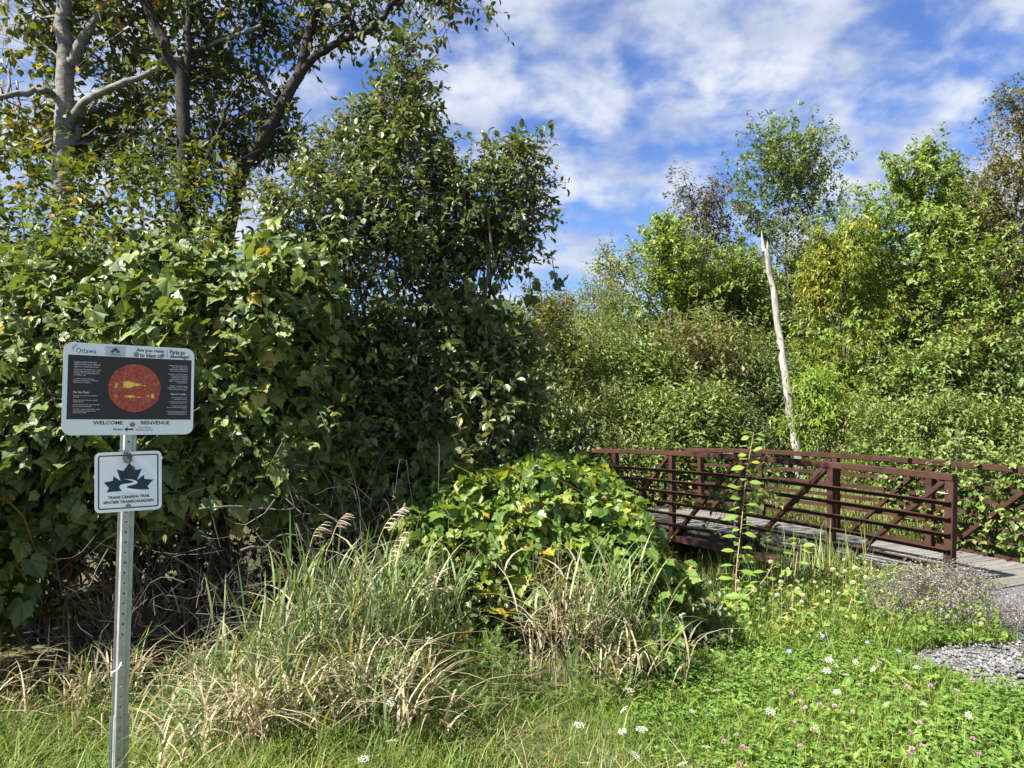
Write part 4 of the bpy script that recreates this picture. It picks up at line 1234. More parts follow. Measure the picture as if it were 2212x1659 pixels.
def near_trees():
    Y = 9.0
    f = at(140, 1300, Y)
    framed_tree('aspen_tree', 'aspen with pale grey bark and yellowing leaves behind the vine thicket', (f[0], Y),
                [([(f[0], Y, -.1), at(136, 800, Y), at(137, 370, Y), at(141, 200, Y), at(140, 60, Y), at(136, -120, Y), at(142, -420, Y)], .140, .06),
                 ([at(152, 262, Y), at(190, 215, Y - .1), at(240, 190, Y - .2), at(335, 148, Y - .3), at(430, 110, Y - .4), at(560, 60, Y - .5)], .055, .018),
                 ([at(130, 215, Y), at(95, 197, Y - .2), at(40, 205, Y - .3), at(-60, 215, Y - .5)], .05, .025),
                 ([at(150, 140, Y), at(185, 70, Y), at(230, 10, Y + .1), at(290, -80, Y + .2)], .07, .03),
                 ([at(150, 330, Y), at(170, 270, Y + .1), at(190, 240, Y + .2)], .05, .03)],
                M['aspen'], M['bark_pale'], 31, .078, ROUND, 'asp',
                [cb(50, 60, Y + .6, .8, .6, .7), cb(230, 90, Y + .7, .9, .6, .7), cb(30, 300, Y + .7, .6, .4, .45), cb(250, 290, Y + .6, .8, .6, .45), cb(360, 70, Y + .6, .9, .6, .6), cb(430, 200, Y + .7, .8, .5, .6), cb(180, 330, Y + .8, 1.0, .5, .4),
                 cb(60, -180, Y, 1.2, 1.1, .8), cb(280, -200, Y, 1.2, 1.1, .8), cb(150, -420, Y, 1.0, 1.0, .8)], 11, 6, extra=13)
    Y = 8.2
    f = at(400, 1300, Y)
    framed_tree('willow_tree', 'dark-barked tree forking in two behind the vine thicket', (f[0], Y),
                [([(f[0], Y, -.1), at(405, 700, Y), at(400, 400, Y), at(395, 215, Y), at(372, 140, Y), at(340, 60, Y), at(305, -30, Y), at(270, -260, Y)], .085, .045),
                 ([at(397, 260, Y), at(402, 190, Y + .05), at(405, 100, Y + .1), at(412, -20, Y + .1), at(420, -240, Y + .1)], .045, .03),
                 ([at(400, 420, Y), at(450, 330, Y), at(480, 260, Y - .1), at(500, 200, Y - .2)], .03, .012)],
                M['darktree'], M['bark_dark'], 32, .076, OVAL, 'wil',
                [cb(440, 310, Y + .6, .7, .4, .4), cb(520, 190, Y + .7, .6, .4, .5), cb(330, 340, Y + .5, .7, .4, .35), cb(320, -80, Y + .2, .9, .9, .5), cb(450, -200, Y, .9, .9, .7), cb(490, 60, Y + .7, .6, .4, .45), cb(450, 390, Y + .1, .5, .5, .3)], 8, 6, extra=11)
    Y = 8.6
    f = at(480, 1300, Y)
    framed_tree('cherry_tree', 'leaning dark-barked tree with a limb spreading over the tall shrub', (f[0], Y),
                [([(f[0], Y, -.1), at(470, 700, Y), at(512, 405, Y), at(560, 310, Y), at(605, 230, Y), at(645, 160, Y), at(668, 80, Y), at(690, -20, Y), at(700, -220, Y)], .09, .045),
                 ([at(645, 165, Y), at(690, 115, Y - .1), at(750, 85, Y - .2), at(805, 60, Y - .3), at(852, 5, Y - .4), at(930, -90, Y - .6)], .05, .022),
                 ([at(600, 240, Y), at(560, 160, Y), at(545, 90, Y), at(560, -40, Y)], .03, .015)],
                M['darktree'], M['bark_dark'], 33, .082, OVAL, 'che',
                [cb(590, 60, Y + .5, .6, .5, .5), cb(700, 40, Y + .3, .45, .4, .35), cb(600, 300, Y + .6, .45, .4, .35), cb(770, 30, Y - .1, .4, .4, .25), cb(540, 330, Y + .5, .4, .4, .35), cb(700, -200, Y, 1.0, 1.0, .6), cb(860, -150, Y - .4, .8, .8, .4), cb(985, -5, Y - .8, .26, .3, .16)], 8, 6, extra=9)


near_trees()


def near_shrubs():
    s = 6.6
    bl = [cb(880, 150, s, .12, .14, .26), cb(865, 235, s, .22, .22, .28), cb(800, 285, s + .2, .16, .2, .22), cb(890, 310, s, .26, .28, .28), cb(750, 370, s + .2, .36, .36, .30), cb(860, 410, s, .42, .42, .36),
          cb(700, 490, s - .2, .45, .45, .40), cb(830, 530, s - .3, .50, .45, .40), cb(950, 470, s, .36, .38, .30), cb(1050, 430, s - .1, .28, .32, .28), cb(1120, 375, s - .1, .17, .24, .24), cb(1110, 470, s - .1, .23, .28, .24),
          cb(1010, 510, s, .32, .34, .26), cb(1070, 540, s - .1, .20, .24, .16), cb(720, 640, s - .3, .50, .42, .45), cb(860, 660, s - .1, .45, .42, .42), cb(940, 580, s, .30, .32, .28)]
    blob_shrub('buckthorn_shrub', 'tall small-leaved shrub with a pointed top and an arm overhanging toward the footbridge', 'shrub', bl, 2900, 9, .058, OVAL, 'oval', M['oval'], M['bark_grey'],
               (at(850, 1300, s)[0], s + .2), 41, L=.26, nparts=300, stems=14, stem_r=.03, depth=.2, rough=.2, dirup=.6, gapn=(1.6, -.62))
    bl2 = [cb(960, 800, s + .1, .5, .45, .5), cb(1060, 790, s + .2, .36, .4, .45), cb(1060, 900, s + .1, .38, .4, .4), cb(960, 930, s - .1, .5, .4, .4), cb(800, 850, s, .6, .45, .5), cb(1110, 850, s + .2, .16, .3, .4), cb(820, 960, s - .1, .5, .4, .4)]
    blob_shrub('chokecherry_shrub', 'dark shaded shrub hung with vine leaves below the overhanging arm', 'shrub', bl2, 1300, 9, .07, OVAL, 'oval2', M['oval'], M['bark_grey'],
               (at(960, 1300, s)[0], s + .3), 42, L=.25, nparts=200, stems=8, stem_r=.02, depth=.2)
    # backing growth between thicket and trees
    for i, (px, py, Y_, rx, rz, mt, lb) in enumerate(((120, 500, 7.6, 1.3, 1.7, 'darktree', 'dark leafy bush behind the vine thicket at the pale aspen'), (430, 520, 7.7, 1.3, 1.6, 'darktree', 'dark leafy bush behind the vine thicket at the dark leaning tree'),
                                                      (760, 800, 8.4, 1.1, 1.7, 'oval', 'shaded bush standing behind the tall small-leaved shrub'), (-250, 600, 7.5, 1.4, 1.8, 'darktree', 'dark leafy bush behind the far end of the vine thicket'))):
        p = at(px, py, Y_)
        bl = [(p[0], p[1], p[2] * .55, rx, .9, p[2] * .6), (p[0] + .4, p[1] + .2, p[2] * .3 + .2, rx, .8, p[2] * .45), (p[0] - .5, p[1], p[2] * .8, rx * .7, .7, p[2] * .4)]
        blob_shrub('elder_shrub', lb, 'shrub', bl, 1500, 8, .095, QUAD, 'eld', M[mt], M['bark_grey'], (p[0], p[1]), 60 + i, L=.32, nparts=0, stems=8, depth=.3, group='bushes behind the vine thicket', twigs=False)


near_shrubs()


def vine_mass(name, label, blobs, n, size, mat, foot, seed, nparts=300, zmin=.2, stems=10, bright=None, gapn=None, depth=.10, trail=10, keep=.8, cut=False):
    rs = np.random.default_rng(seed)
    foot = np.array([foot[0], foot[1], float(gz(foot[0], foot[1]))])
    root = empty(name, foot, label, 'vine')
    P, Nn = blob_points(blobs, n, depth=depth, rough=.24, keep=keep, seed=seed, zmin=zmin)
    if gapn:
        k_ = cheap_noise(P * gapn[0], seed + 3) > gapn[1]; P, Nn = P[k_], Nn[k_]
    if cut:      # the hollow under the overhang, where only dead twigs are left
        k_ = ~((P[:, 0] > -2.75) & (P[:, 0] < -.72) & (P[:, 2] < 1.02 + .16 * np.sin(5 * P[:, 0]) + .10 * np.sin(13 * P[:, 0] + 2) - .35 * sst(-1.4, -.7, P[:, 0])) & (P[:, 1] < 6.7)) | (rs.random(len(P)) < .05)
        P, Nn = P[k_], Nn[k_]
    # leaves hang off the face like shingles: tip outward and down, upper side to the light
    A = Nn * .5 + np.array([0, 0, -.6]) + rs.standard_normal(P.shape) * .6
    N = Nn * .6 + UP * .6 + TOSUN * .4 + rs.standard_normal(P.shape) * .7
    S = size * np.exp(.42 * rs.standard_normal(len(P))).clip(.35, 2.1)
    foliage(root, GRAPE, 'grape', P, norm(A), norm(N), S, mat, nparts, stuff='foliage')
    B = np.array(blobs)
    g = Geo()
    for i in range(stems):
        c = B[i % len(B)]
        a = foot + np.array([rs.normal() * .5, rs.normal() * .15, 0]); e_ = c[:3] + norm(rs.standard_normal(3)) * c[3:] * .9
        q = limb_pts(a, e_, 8, .07, rs)
        g = Geo(); tube1(g, spline(q, 18) - foot, np.linspace(.011, .004, 18), 5); g.obj('stem', M['stem_red'], root, smooth=True)
    # runners lying over the face
    i = rs.integers(0, len(P), trail)
    for j in i:
        d = np.cross(Nn[j], rs.standard_normal(3)); d = norm(d)
        q = np.stack([P[j] + Nn[j] * .03 + d * t_ + np.array([0, 0, -.25 * t_ * t_]) for t_ in np.linspace(-.25, .3, 7)])
        g = Geo(); tube1(g, spline(q, 12) - foot, .0035, 4); g.obj('runner', M['stem_red'], root)
    return root


def vines():
    # the big thicket behind the sign
    bl = [(-3.55, 6.15, 2.15, 1.05, .95, 1.05), (-2.65, 6.0, 2.25, .95, .85, .92), (-1.95, 5.95, 2.1, .70, .80, .98), (-4.7, 5.9, 2.1, 1.1, 1.0, 1.05), (-3.0, 5.7, 1.55, .9, .6, .6), (-2.1, 5.85, 1.45, .75, .55, .6),
          (-4.1, 5.35, 1.05, .75, .6, .85), (-5.3, 5.4, 1.2, .9, .8, 1.0)]
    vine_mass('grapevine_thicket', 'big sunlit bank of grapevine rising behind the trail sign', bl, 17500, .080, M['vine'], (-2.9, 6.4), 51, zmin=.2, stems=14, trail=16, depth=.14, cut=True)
    blob_shrub('dogwood_shrub', 'small-leaved bush showing between the grape leaves of the sunlit bank', 'shrub', [(-3.4, 6.0, 2.2, 1.05, .95, 1.1), (-2.4, 5.95, 2.2, .95, .85, 1.0), (-1.75, 6.05, 2.0, .75, .75, .95)], 900, 8, .055, OVAL, 'oval4', M['shrubgreen'], M['bark_grey'], (-2.6, 6.5), 55, L=.24, nparts=250, stems=8, depth=.14, zmin=1.1)
    # curtain of vine over the dark middle
    bl = [(-1.45, 6.5, 1.35, .65, .45, .55), (-.80, 6.6, 1.35, .6, .45, .5), (-.60, 6.8, 1.75, .55, .45, .45), (-1.15, 6.75, 1.9, .6, .45, .5), (-.2, 6.95, 2.0, .35, .4, .55), (-1.0, 6.4, .8, .55, .35, .4), (-.35, 6.6, 1.2, .4, .4, .4)]
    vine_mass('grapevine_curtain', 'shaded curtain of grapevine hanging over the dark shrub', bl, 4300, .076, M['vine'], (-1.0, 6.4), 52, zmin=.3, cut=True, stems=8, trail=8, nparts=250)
    # the lit mound between the thicket and the footbridge
    bl = [(-.42, 6.0, .80, .56, .5, .66), (.12, 5.95, .78, .58, .5, .70), (.62, 6.0, .55, .52, .5, .62), (1.02, 6.05, .25, .42, .45, .52), (-.75, 6.15, .55, .45, .4, .5), (1.25, 6.2, .0, .35, .4, .42), (.3, 6.5, 1.0, .6, .5, .5)]
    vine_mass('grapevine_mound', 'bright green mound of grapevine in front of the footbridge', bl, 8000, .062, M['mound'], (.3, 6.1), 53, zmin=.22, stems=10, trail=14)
    # leaves of the bush under the mound
    bl = [(-.30, 5.60, .62, .34, .22, .38), (.10, 5.58, .50, .30, .2, .26), (-.55, 5.6, .35, .35, .25, .3), (.9, 5.85, .3, .4, .3, .35), (1.2, 5.9, .1, .35, .3, .35)]
    blob_shrub('honeysuckle_shrub', 'small grey-green leaved bush poking out through the grapevine mound', 'shrub', bl, 260, 9, .052, OVAL, 'oval3', M['oval'], M['bark_grey'], (.1, 5.9), 54, L=.22, nparts=200, stems=6, stem_r=.012, depth=.3)
    # tendrils hanging from the overhanging arm
    for i, (pts, lb) in enumerate((([(1190, 540), (1196, 580), (1205, 612)], 'wisp of vine hanging from the tip of the overhanging arm'),
                                   ([(1140, 560), (1146, 620), (1152, 655)], 'loose vine strand hanging beside the tip of the overhanging arm'),
                                   ([(1070, 570), (1082, 640), (1085, 700)], 'leafy vine strand hanging from under the overhanging arm to the shrub'),
                                   ([(1040, 580), (1030, 640), (1045, 720)], 'thick leafy vine strand bridging the gap below the overhanging arm'),
                                   ([(960, 620), (975, 690), (985, 740)], 'leafy vine strand close to the trunk below the overhanging arm'),
                                   ([(1005, 600), (1000, 660), (990, 730)], 'slack vine strand crossing the gap below the overhanging arm'))):
        q = spline(np.array([at(x, y, 6.45) for x, y in pts]), 16)
        root = empty('vine_strand', q[-1], lb, 'vine', 'vine strands below the overhanging arm')
        g = Geo(); tube1(g, q - q[-1], .004, 4); g.obj('stem', M['stem_red'], root)
        n = 9 if i < 2 else 34
        j = rng.integers(2, 16, n); P = q[j] + rng.standard_normal((n, 3)) * (.02 if i < 2 else .09)
        A = np.array([0, 0, -.8]) + rng.standard_normal((n, 3)) * .5; N = rng.standard_normal((n, 3)) * .6 + UP * .3 + np.array([-.3, -.6, 0])
        foliage(root, GRAPE, 'grape', P, norm(A), norm(N), .085 * rng.uniform(.6, 1.2, n), M['vine'], n)


vines()


def dead_twigs():
    rs = np.random.default_rng(77); n = 900
    a = np.stack([rs.uniform(-3.4, -.5, n), rs.uniform(5.35, 6.5, n), rs.uniform(.0, 1.25, n)], 1)
    d = norm(rs.standard_normal((n, 3)) * [1, .6, .8]) * rs.uniform(.15, .75, (n, 1))
    k = 6; t_ = np.linspace(0, 1, k)[None, :, None]
    P = a[:, None] + d[:, None] * t_ + rs.standard_normal((n, k, 3)) * .007 + np.array([0, 0, .12]) * np.sin(t_ * 3.1) * rs.standard_normal((n, 1, 1))
    P[..., 2] = np.maximum(P[..., 2], gz(P[..., 0], P[..., 1]) + .01)
    R = np.linspace(1, .35, k)[None] * rs.choice([.0022, .003, .0045, .008], n, p=[.4, .35, .2, .05])[:, None]
    V, F = tubes(P, R, 4); o = Geo().add(V, F).obj('dead_twigs', M['twig'])
    tag(o, 'tangle of grey dead twigs in the hollow under the vine thicket', 'dead twigs', kind='stuff')
    # a few thicker dead branches one can pick out
    for i, (p0, p1, Y_, r) in enumerate((((430, 1100, ), (690, 1090), 5.35, .010), ((640, 1130), (745, 1330), 5.3, .008), ((520, 1190), (660, 1150), 5.35, .011), ((850, 1270), (905, 1400), 5.4, .009), ((1240, 1290), (1330, 1400), 5.35, .009))):
        a_, b_ = at(*p0, Y_), at(*p1, Y_ + .15)
        q = limb_pts(a_, b_, 8, .03, rs)
        g = Geo(); tube1(g, spline(q, 16) - a_, np.linspace(r, r * .4, 16), 6)
        o = g.obj('dead_branch', M['twig'], loc=a_, smooth=True)
        tag(o, ['long dead branch lying level just behind the lower sign panel', 'dead branch slanting down through the twig tangle', 'short thick broken branch among the dead twigs', 'dead twig hanging under the grapevine mound beside the reeds', 'bare dead branch slanting out under the right of the grapevine mound'][i], 'branch')


dead_twigs()

# ------------------------------------------------------------------ grasses
def blades(g, x, y, h, lean, width, bend=.5, segs=4, z0=None, az=None, m=0, kink=0.0):
    n = len(x); z = gz(x, y) if z0 is None else z0
    az = rng.random(n) * 6.283 if az is None else az
    d = np.stack([np.cos(az), np.sin(az), np.zeros(n)], 1)
    sd = np.stack([-np.sin(az), np.cos(az), np.zeros(n)], 1)
    tw = rng.uniform(-.6, .6, n)[:, None]
    sd = norm(sd + d * tw)
    t_ = np.linspace(0, 1, segs + 1)
    base = np.stack([x, y, z], 1)
    V = []
    for i, t in enumerate(t_):
        hor = lean * t + bend * t ** 2.2
        ver = t - .45 * (np.minimum(bend, 1.6)) * t ** 3
        c = base + d * (h * hor)[:, None] + np.array([0, 0, 1.0]) * (h * ver)[:, None]
        w = width * (1 - t ** 2.0) * (.55 + .45 * min(1, t * 4))
        if i < segs:
            V.append(c - sd * w[:, None]); V.append(c + sd * w[:, None])
        else:
            V.append(c)
    V = np.stack(V, 1); nv = V.shape[1]
    Fq = np.array([[2 * i, 2 * i + 1, 2 * i + 3, 2 * i + 2] for i in range(segs - 1)])
    Ft = np.array([[2 * segs - 2, 2 * segs - 1, 2 * segs]])
    off = (np.arange(n) * nv)[:, None, None]
    W = V.reshape(-1, 3)
    k = g.n
    g.add(W, (Fq[None] + off).reshape(-1, 4), m)
    g.f.append((Ft[None] + off).reshape(-1, 3).astype(np.int32) + k); g.m.append(m)


def scatter(n, x0, x1, y0, y1, fn=None):
    x = rng.uniform(x0, x1, n); y = rng.uniform(y0, y1, n)
    k = np.abs(x) < .70 * y + .5
    if fn is not None: k &= rng.random(n) < fn(x, y)
    return x[k], y[k]


def patch(x, y, f=1.3):
    return .5 + .5 * np.sin(f * 2.1 * x + 1.3 * np.sin(f * 1.7 * y)) * np.sin(f * 1.9 * y + .7 + np.sin(f * 2.3 * x))


def lawns():
    offp = lambda x, y: (~in_poly(ASPH, x, y) & ~in_poly(GRAV, x, y)).astype(float)
    # lawn on the right
    g = Geo()
    x, y = scatter(70000, .3, 4.4, 3.0, 7.6, lambda x, y: offp(x, y) * (.35 + .65 * sst(.1, .8, patch(x, y))) * sst(.2, .9, x))
    n = len(x)
    h = rng.uniform(.05, .15, n) * (1 + .5 * sst(5.4, 6.8, y)); blades(g, x, y, h, rng.uniform(0, .35, n), rng.uniform(.0012, .0026, n), rng.uniform(.1, .9, n), 3)
    x, y = scatter(5000, .3, 4.2, 3.2, 6.5, lambda x, y: offp(x, y) * sst(.5, 1.0, patch(x + 3, y)))
    n = len(x); blades(g, x, y, rng.uniform(.14, .30, n), rng.uniform(0, .4, n), rng.uniform(.002, .0042, n), rng.uniform(.3, 1.2, n), 4)
    tag(g.obj('lawn_grass', M['lawn']), 'short bright green grass on the verge beside the gravel', 'grass', kind='stuff')
    # clover
    x, y = scatter(20000, .7, 4.2, 3.2, 6.4, lambda x, y: offp(x, y) * (.25 + .75 * sst(.35, .7, patch(x * .9 + 1, y * .9))))
    n = len(x); z = gz(x, y) + rng.uniform(.03, .13, n)
    P = np.repeat(np.stack([x, y, z], 1), 3, 0); a = np.repeat(rng.random(n) * 6.28, 3) + np.tile([0, 2.1, 4.2], n)
    A = np.stack([np.cos(a), np.sin(a), .15 * rng.standard_normal(3 * n)], 1); N = UP + rng.standard_normal((3 * n, 3)) * .35
    g = Geo(); add_leaves(g, [leaf_round(.42)], P, A, norm(N), np.repeat(rng.uniform(.012, .024, n), 3))
    x2, y2 = scatter(2500, .9, 4.0, 3.3, 6.2, offp); n2 = len(x2)
    A2 = norm(rng.standard_normal((n2, 3)) * [1, 1, .2] + UP * .5)
    add_leaves(g, [leaf_oval(.08, .2, .22)], np.stack([x2, y2, gz(x2, y2) + .03], 1), A2, norm(UP + rng.standard_normal((n2, 3)) * .3), rng.uniform(.05, .11, n2))
    tag(g.obj('clover_patch', M['clover']), 'clover and low broad leaves filling the verge', 'clover', kind='stuff')
    # rough grass on the left and across the foot
    g = Geo()
    dens = lambda x, y: (.5 + .5 * patch(x, y, 1.6)) * (1 - sst(.6, 1.6, x) * .8) * (1 - sst(5.3, 5.9, y))
    x, y = scatter(30000, -4.6, 1.6, 3.0, 5.9, dens); n = len(x)
    h = rng.uniform(.10, .34, n) * (1 - .45 * sst(-.6, .4, x)); blades(g, x, y, h, rng.uniform(0, .4, n), rng.uniform(.0016, .0036, n), rng.uniform(.2, 1.3, n), 4)
    x, y = scatter(3200, -4.6, -1.5, 3.3, 5.4, dens); n = len(x)
    blades(g, x, y, rng.uniform(.3, .55, n), rng.uniform(.05, .4, n), rng.uniform(.0025, .0045, n), rng.uniform(.3, 1.4, n), 5)
    tag(g.obj('rough_grass', M['grass']), 'long unmown green grass around the sign post', 'grass', kind='stuff')
    g = Geo()
    x, y = scatter(9000, -4.4, .9, 3.5, 5.9, lambda x, y: dens(x, y) * sst(.3, .9, patch(x + 5, y, 1.1))); n = len(x)
    blades(g, x, y, rng.uniform(.12, .40, n), rng.uniform(.05, .6, n), rng.uniform(.0014, .003, n), rng.uniform(.3, 1.7, n), 4)
    tag(g.obj('dry_grass', M['straw']), 'straw-coloured dead grass mixed through the long grass', 'grass', kind='stuff')
    # weeds on the bank below the bridge
    g = Geo()
    x, y = scatter(22000, .9, 5.0, 5.7, 9.0, lambda x, y: offp(x, y) * (.3 + .7 * patch(x, y, 1.5)) * sst(.9, 1.6, x)); n = len(x)
    blades(g, x, y, rng.uniform(.10, .33, n) * (1 - .6 * sst(2.9, 3.4, x) * (1 - sst(6.6, 7.2, y))), rng.uniform(0, .35, n), rng.uniform(.002, .0045, n), rng.uniform(.1, .9, n), 4)
    x2, y2 = scatter(5200, .9, 4.6, 5.8, 8.4, lambda x, y: offp(x, y) * sst(1.0, 1.7, x)); n2 = len(x2)
    P = np.stack([x2, y2, gz(x2, y2) + rng.uniform(.04, .28, n2)], 1)
    add_leaves(g, [leaf_oval(.08, .2, .28), leaf_round(.42)], P, norm(rng.standard_normal((n2, 3))), norm(UP + rng.standard_normal((n2, 3)) * .5), rng.uniform(.025, .06, n2))
    tag(g.obj('bank_weeds', M['grass']), 'tall weeds and grass on the bank below the footbridge', 'weeds', kind='stuff')
    # sedge bed under and beyond the bridge
    g = Geo()
    x, y = scatter(34000, 1.0, 11, 8.4, 17.5); n = len(x)
    s = (x - P0[0]) * AX[0] + (y - P0[1]) * AX[1]; l = (x - P0[0]) * NX[0] + (y - P0[1]) * NX[1]
    k = (s > .7) & ~((l > -.35) & (l < 2.35))
    x, y, l = x[k], y[k], l[k]; n = len(x)
    h = np.where(l < 0, rng.uniform(.5, .95, n), rng.uniform(1.1, 1.9, n))
    blades(g, x, y, h, rng.uniform(0, .18, n), rng.uniform(.005, .010, n), rng.uniform(0, .35, n), 4)
    k = scatter(9000, 1.0, 9, 8.4, 16); x, y = k; n = len(x)
    s = (x - P0[0]) * AX[0] + (y - P0[1]) * AX[1]; l = (x - P0[0]) * NX[0] + (y - P0[1]) * NX[1]
    q = (s > 1.2) & (l > -.3) & (l < 2.3); x, y = x[q], y[q]; n = len(x)
    blades(g, x, y, rng.uniform(.2, .55, n), rng.uniform(0, .2, n), rng.uniform(.004, .008, n), rng.uniform(0, .5, n), 3)
    tag(g.obj('sedge_bed', M['sedge']), 'tall green sedge filling the wet ground beneath and beyond the footbridge', 'sedge', kind='stuff')


lawns()


def reed_clumps():
    # reed grass: stems with long side blades
    def clump(name, label, spots, n, hh, seed, dry_frac, mats=('reed', 'straw')):
        rs = np.random.default_rng(seed)
        cx = np.mean([s[0] for s in spots]); cy_ = np.mean([s[1] for s in spots]); root = empty(name, (cx, cy_, float(gz(cx, cy_))), label, 'grass')
        fl = np.array(root.location)
        gg, gs = Geo(), Geo()
        for (x0, y0, r) in spots:
            k = n
            x = x0 + rs.normal(size=k) * r; y = y0 + rs.normal(size=k) * r * .6
            h = rs.uniform(.55, 1.0, k) * hh; az = rs.normal(.4, 1.4, k); ln = rs.uniform(.02, .35, k)
            t_ = np.linspace(0, 1, 6)
            d = np.stack([np.cos(az), np.sin(az), np.zeros(k)], 1)
            P = np.stack([x, y, gz(x, y)], 1)[:, None] + d[:, None] * (h[:, None] * (ln[:, None] * t_ ** 1.6))[..., None] + UP * (h[:, None] * t_ * .96)[..., None]
            R = np.linspace(1, .4, 6)[None] * rs.uniform(.0016, .0028, k)[:, None]
            dry = rs.random(k) < dry_frac
            for mask_, G in ((~dry, gg), (dry, gs)):
                if not mask_.any(): continue
                V, F = tubes(P[mask_] - fl, R[mask_], 4); G.add(V, F)
                for q in range(5):
                    t = rs.uniform(.25, .97, mask_.sum()); Pm = P[mask_]; ii = np.clip((t * 5).astype(int), 0, 4); f_ = (t * 5 - ii)[:, None]
                    ar = np.arange(len(ii)); b_ = Pm[ar, ii] * (1 - f_) + Pm[ar, ii + 1] * f_
                    a2 = rs.random(len(ii)) * 6.28; L = rs.uniform(.16, .40, len(ii))
                    droopy = rs.uniform(.4, 1.5, len(ii)) if G is gs else rs.uniform(.05, .6, len(ii))
                    blades(G, b_[:, 0] - fl[0], b_[:, 1] - fl[1], L, rs.uniform(.15, .55, len(ii)), rs.uniform(.004, .0088, len(ii)), droopy, 5, z0=b_[:, 2] - fl[2], az=a2)
        gg.obj('green_blades', M[mats[0]], root, kind='stuff'); gs.obj('dry_blades', M[mats[1]], root, kind='stuff')

    def spot(px, py, z, r):
        p = on(px, py, z); return (p[0], p[1], r)
    clump('reed_grass', 'broad clump of tall reed grass, green above straw, right of the sign post', [(-1.45, 4.75, .22), (-1.05, 4.85, .22), (-.72, 4.95, .18), (-1.25, 4.45, .22), (-.95, 4.55, .16)], 58, .95, 91, .16)
    clump('reed_grass', 'low leafy clump of reed grass close by the sign post', [(-1.85, 4.7, .16), (-1.55, 4.5, .18)], 34, .62, 92, .3)
    clump('reed_grass', 'upright straw clump of reed grass in front of the grapevine mound', [(.22, 4.95, .09), (.42, 4.9, .10)], 20, .98, 93, .82)
    clump('reed_grass', 'fresh green reed grass tuft against the right of the grapevine mound', [(.78, 5.15, .14), (.62, 5.1, .10)], 19, .80, 94, .04)
    clump('dead_grass_tussock', 'flattened straw tussock at the foot of the tall reed grass', [(-1.15, 4.05, .28), (-.75, 4.15, .25), (-1.5, 4.1, .2), (-.85, 4.3, .2)], 36, .46, 95, .55)
    clump('dead_grass_tussock', 'brown dried weeds on the bank under the vine thicket beyond the post', [(-3.2, 5.2, .35), (-2.8, 5.25, .25), (-3.7, 5.1, .3), (-2.3, 5.4, .25)], 30, .5, 96, .6)
    clump('dead_grass_tussock', 'thin straw tussock below the green reed tuft', [(.85, 4.85, .15), (.55, 4.7, .15), (1.05, 5.1, .12)], 6, .42, 97, .7)

    # tall brome stalks with nodding seed heads
    def stalk(foot, pts, heads, label):
        root = empty('brome_stalk', foot, label, 'grass stalk', 'nodding seed stalks over the reed grass')
        foot = np.array(foot)
        q = spline(np.array(pts), 20)
        g = Geo(); tube1(g, q - foot, np.linspace(.0030, .0012, 20), 5); g.obj('stem', M['stem_tan'], root)
        for s in range(heads):
            t_ = 1 - .30 * s / max(heads - 1, 1)
            b_ = q[int(19 * t_)]
            d = norm(q[-1] - q[-4]); d = norm(d * .5 + np.array([rng.uniform(.3, .8), rng.normal() * .3, -.15 - .2 * rng.random()]))
            L = rng.uniform(.045, .065)
            pp = np.array([b_, b_ + d * .25 * L + [0, 0, .004], b_ + d * L * .8, b_ + d * L * 1.35 - [0, 0, .008]])
            g = Geo(); tube1(g, spline(pp, 9) - foot, np.array([.0007, .001, .003, .005, .0056, .005, .004, .0026, .0008]), 5); g.obj('spikelet', M['seedtan'], root)

    for pts, hd, lb in (([(790, 1300), (812, 1190), (835, 1130), (868, 1098)], 16, 'tallest brome stalk with a full nodding head of seeds'),
                        ([(800, 1420), (828, 1260), (845, 1190), (870, 1152)], 12, 'second brome stalk just below the tallest nodding head'),
                        ([(660, 1240), (668, 1190), (680, 1150), (700, 1130)], 6, 'thin brome stalk with a small closed head at the left'),
                        ([(700, 1230), (715, 1170), (730, 1130), (745, 1112)], 6, 'straight brome stalk with a small pointed head'),
                        ([(840, 1430), (870, 1320), (905, 1260), (942, 1240)], 12, 'brome stalk arching low over the mound leaves'),
                        ([(850, 1440), (890, 1330), (930, 1280), (975, 1268)], 12, 'lowest brome stalk bending out toward the mound')):
        P = [at(x, y, 4.75 + .1 * i) for i, (x, y) in enumerate(pts)]
        f = np.array([P[0][0] - .03, P[0][1], float(gz(P[0][0], P[0][1]))])
        stalk(f, [f] + P, hd, lb)


reed_clumps()


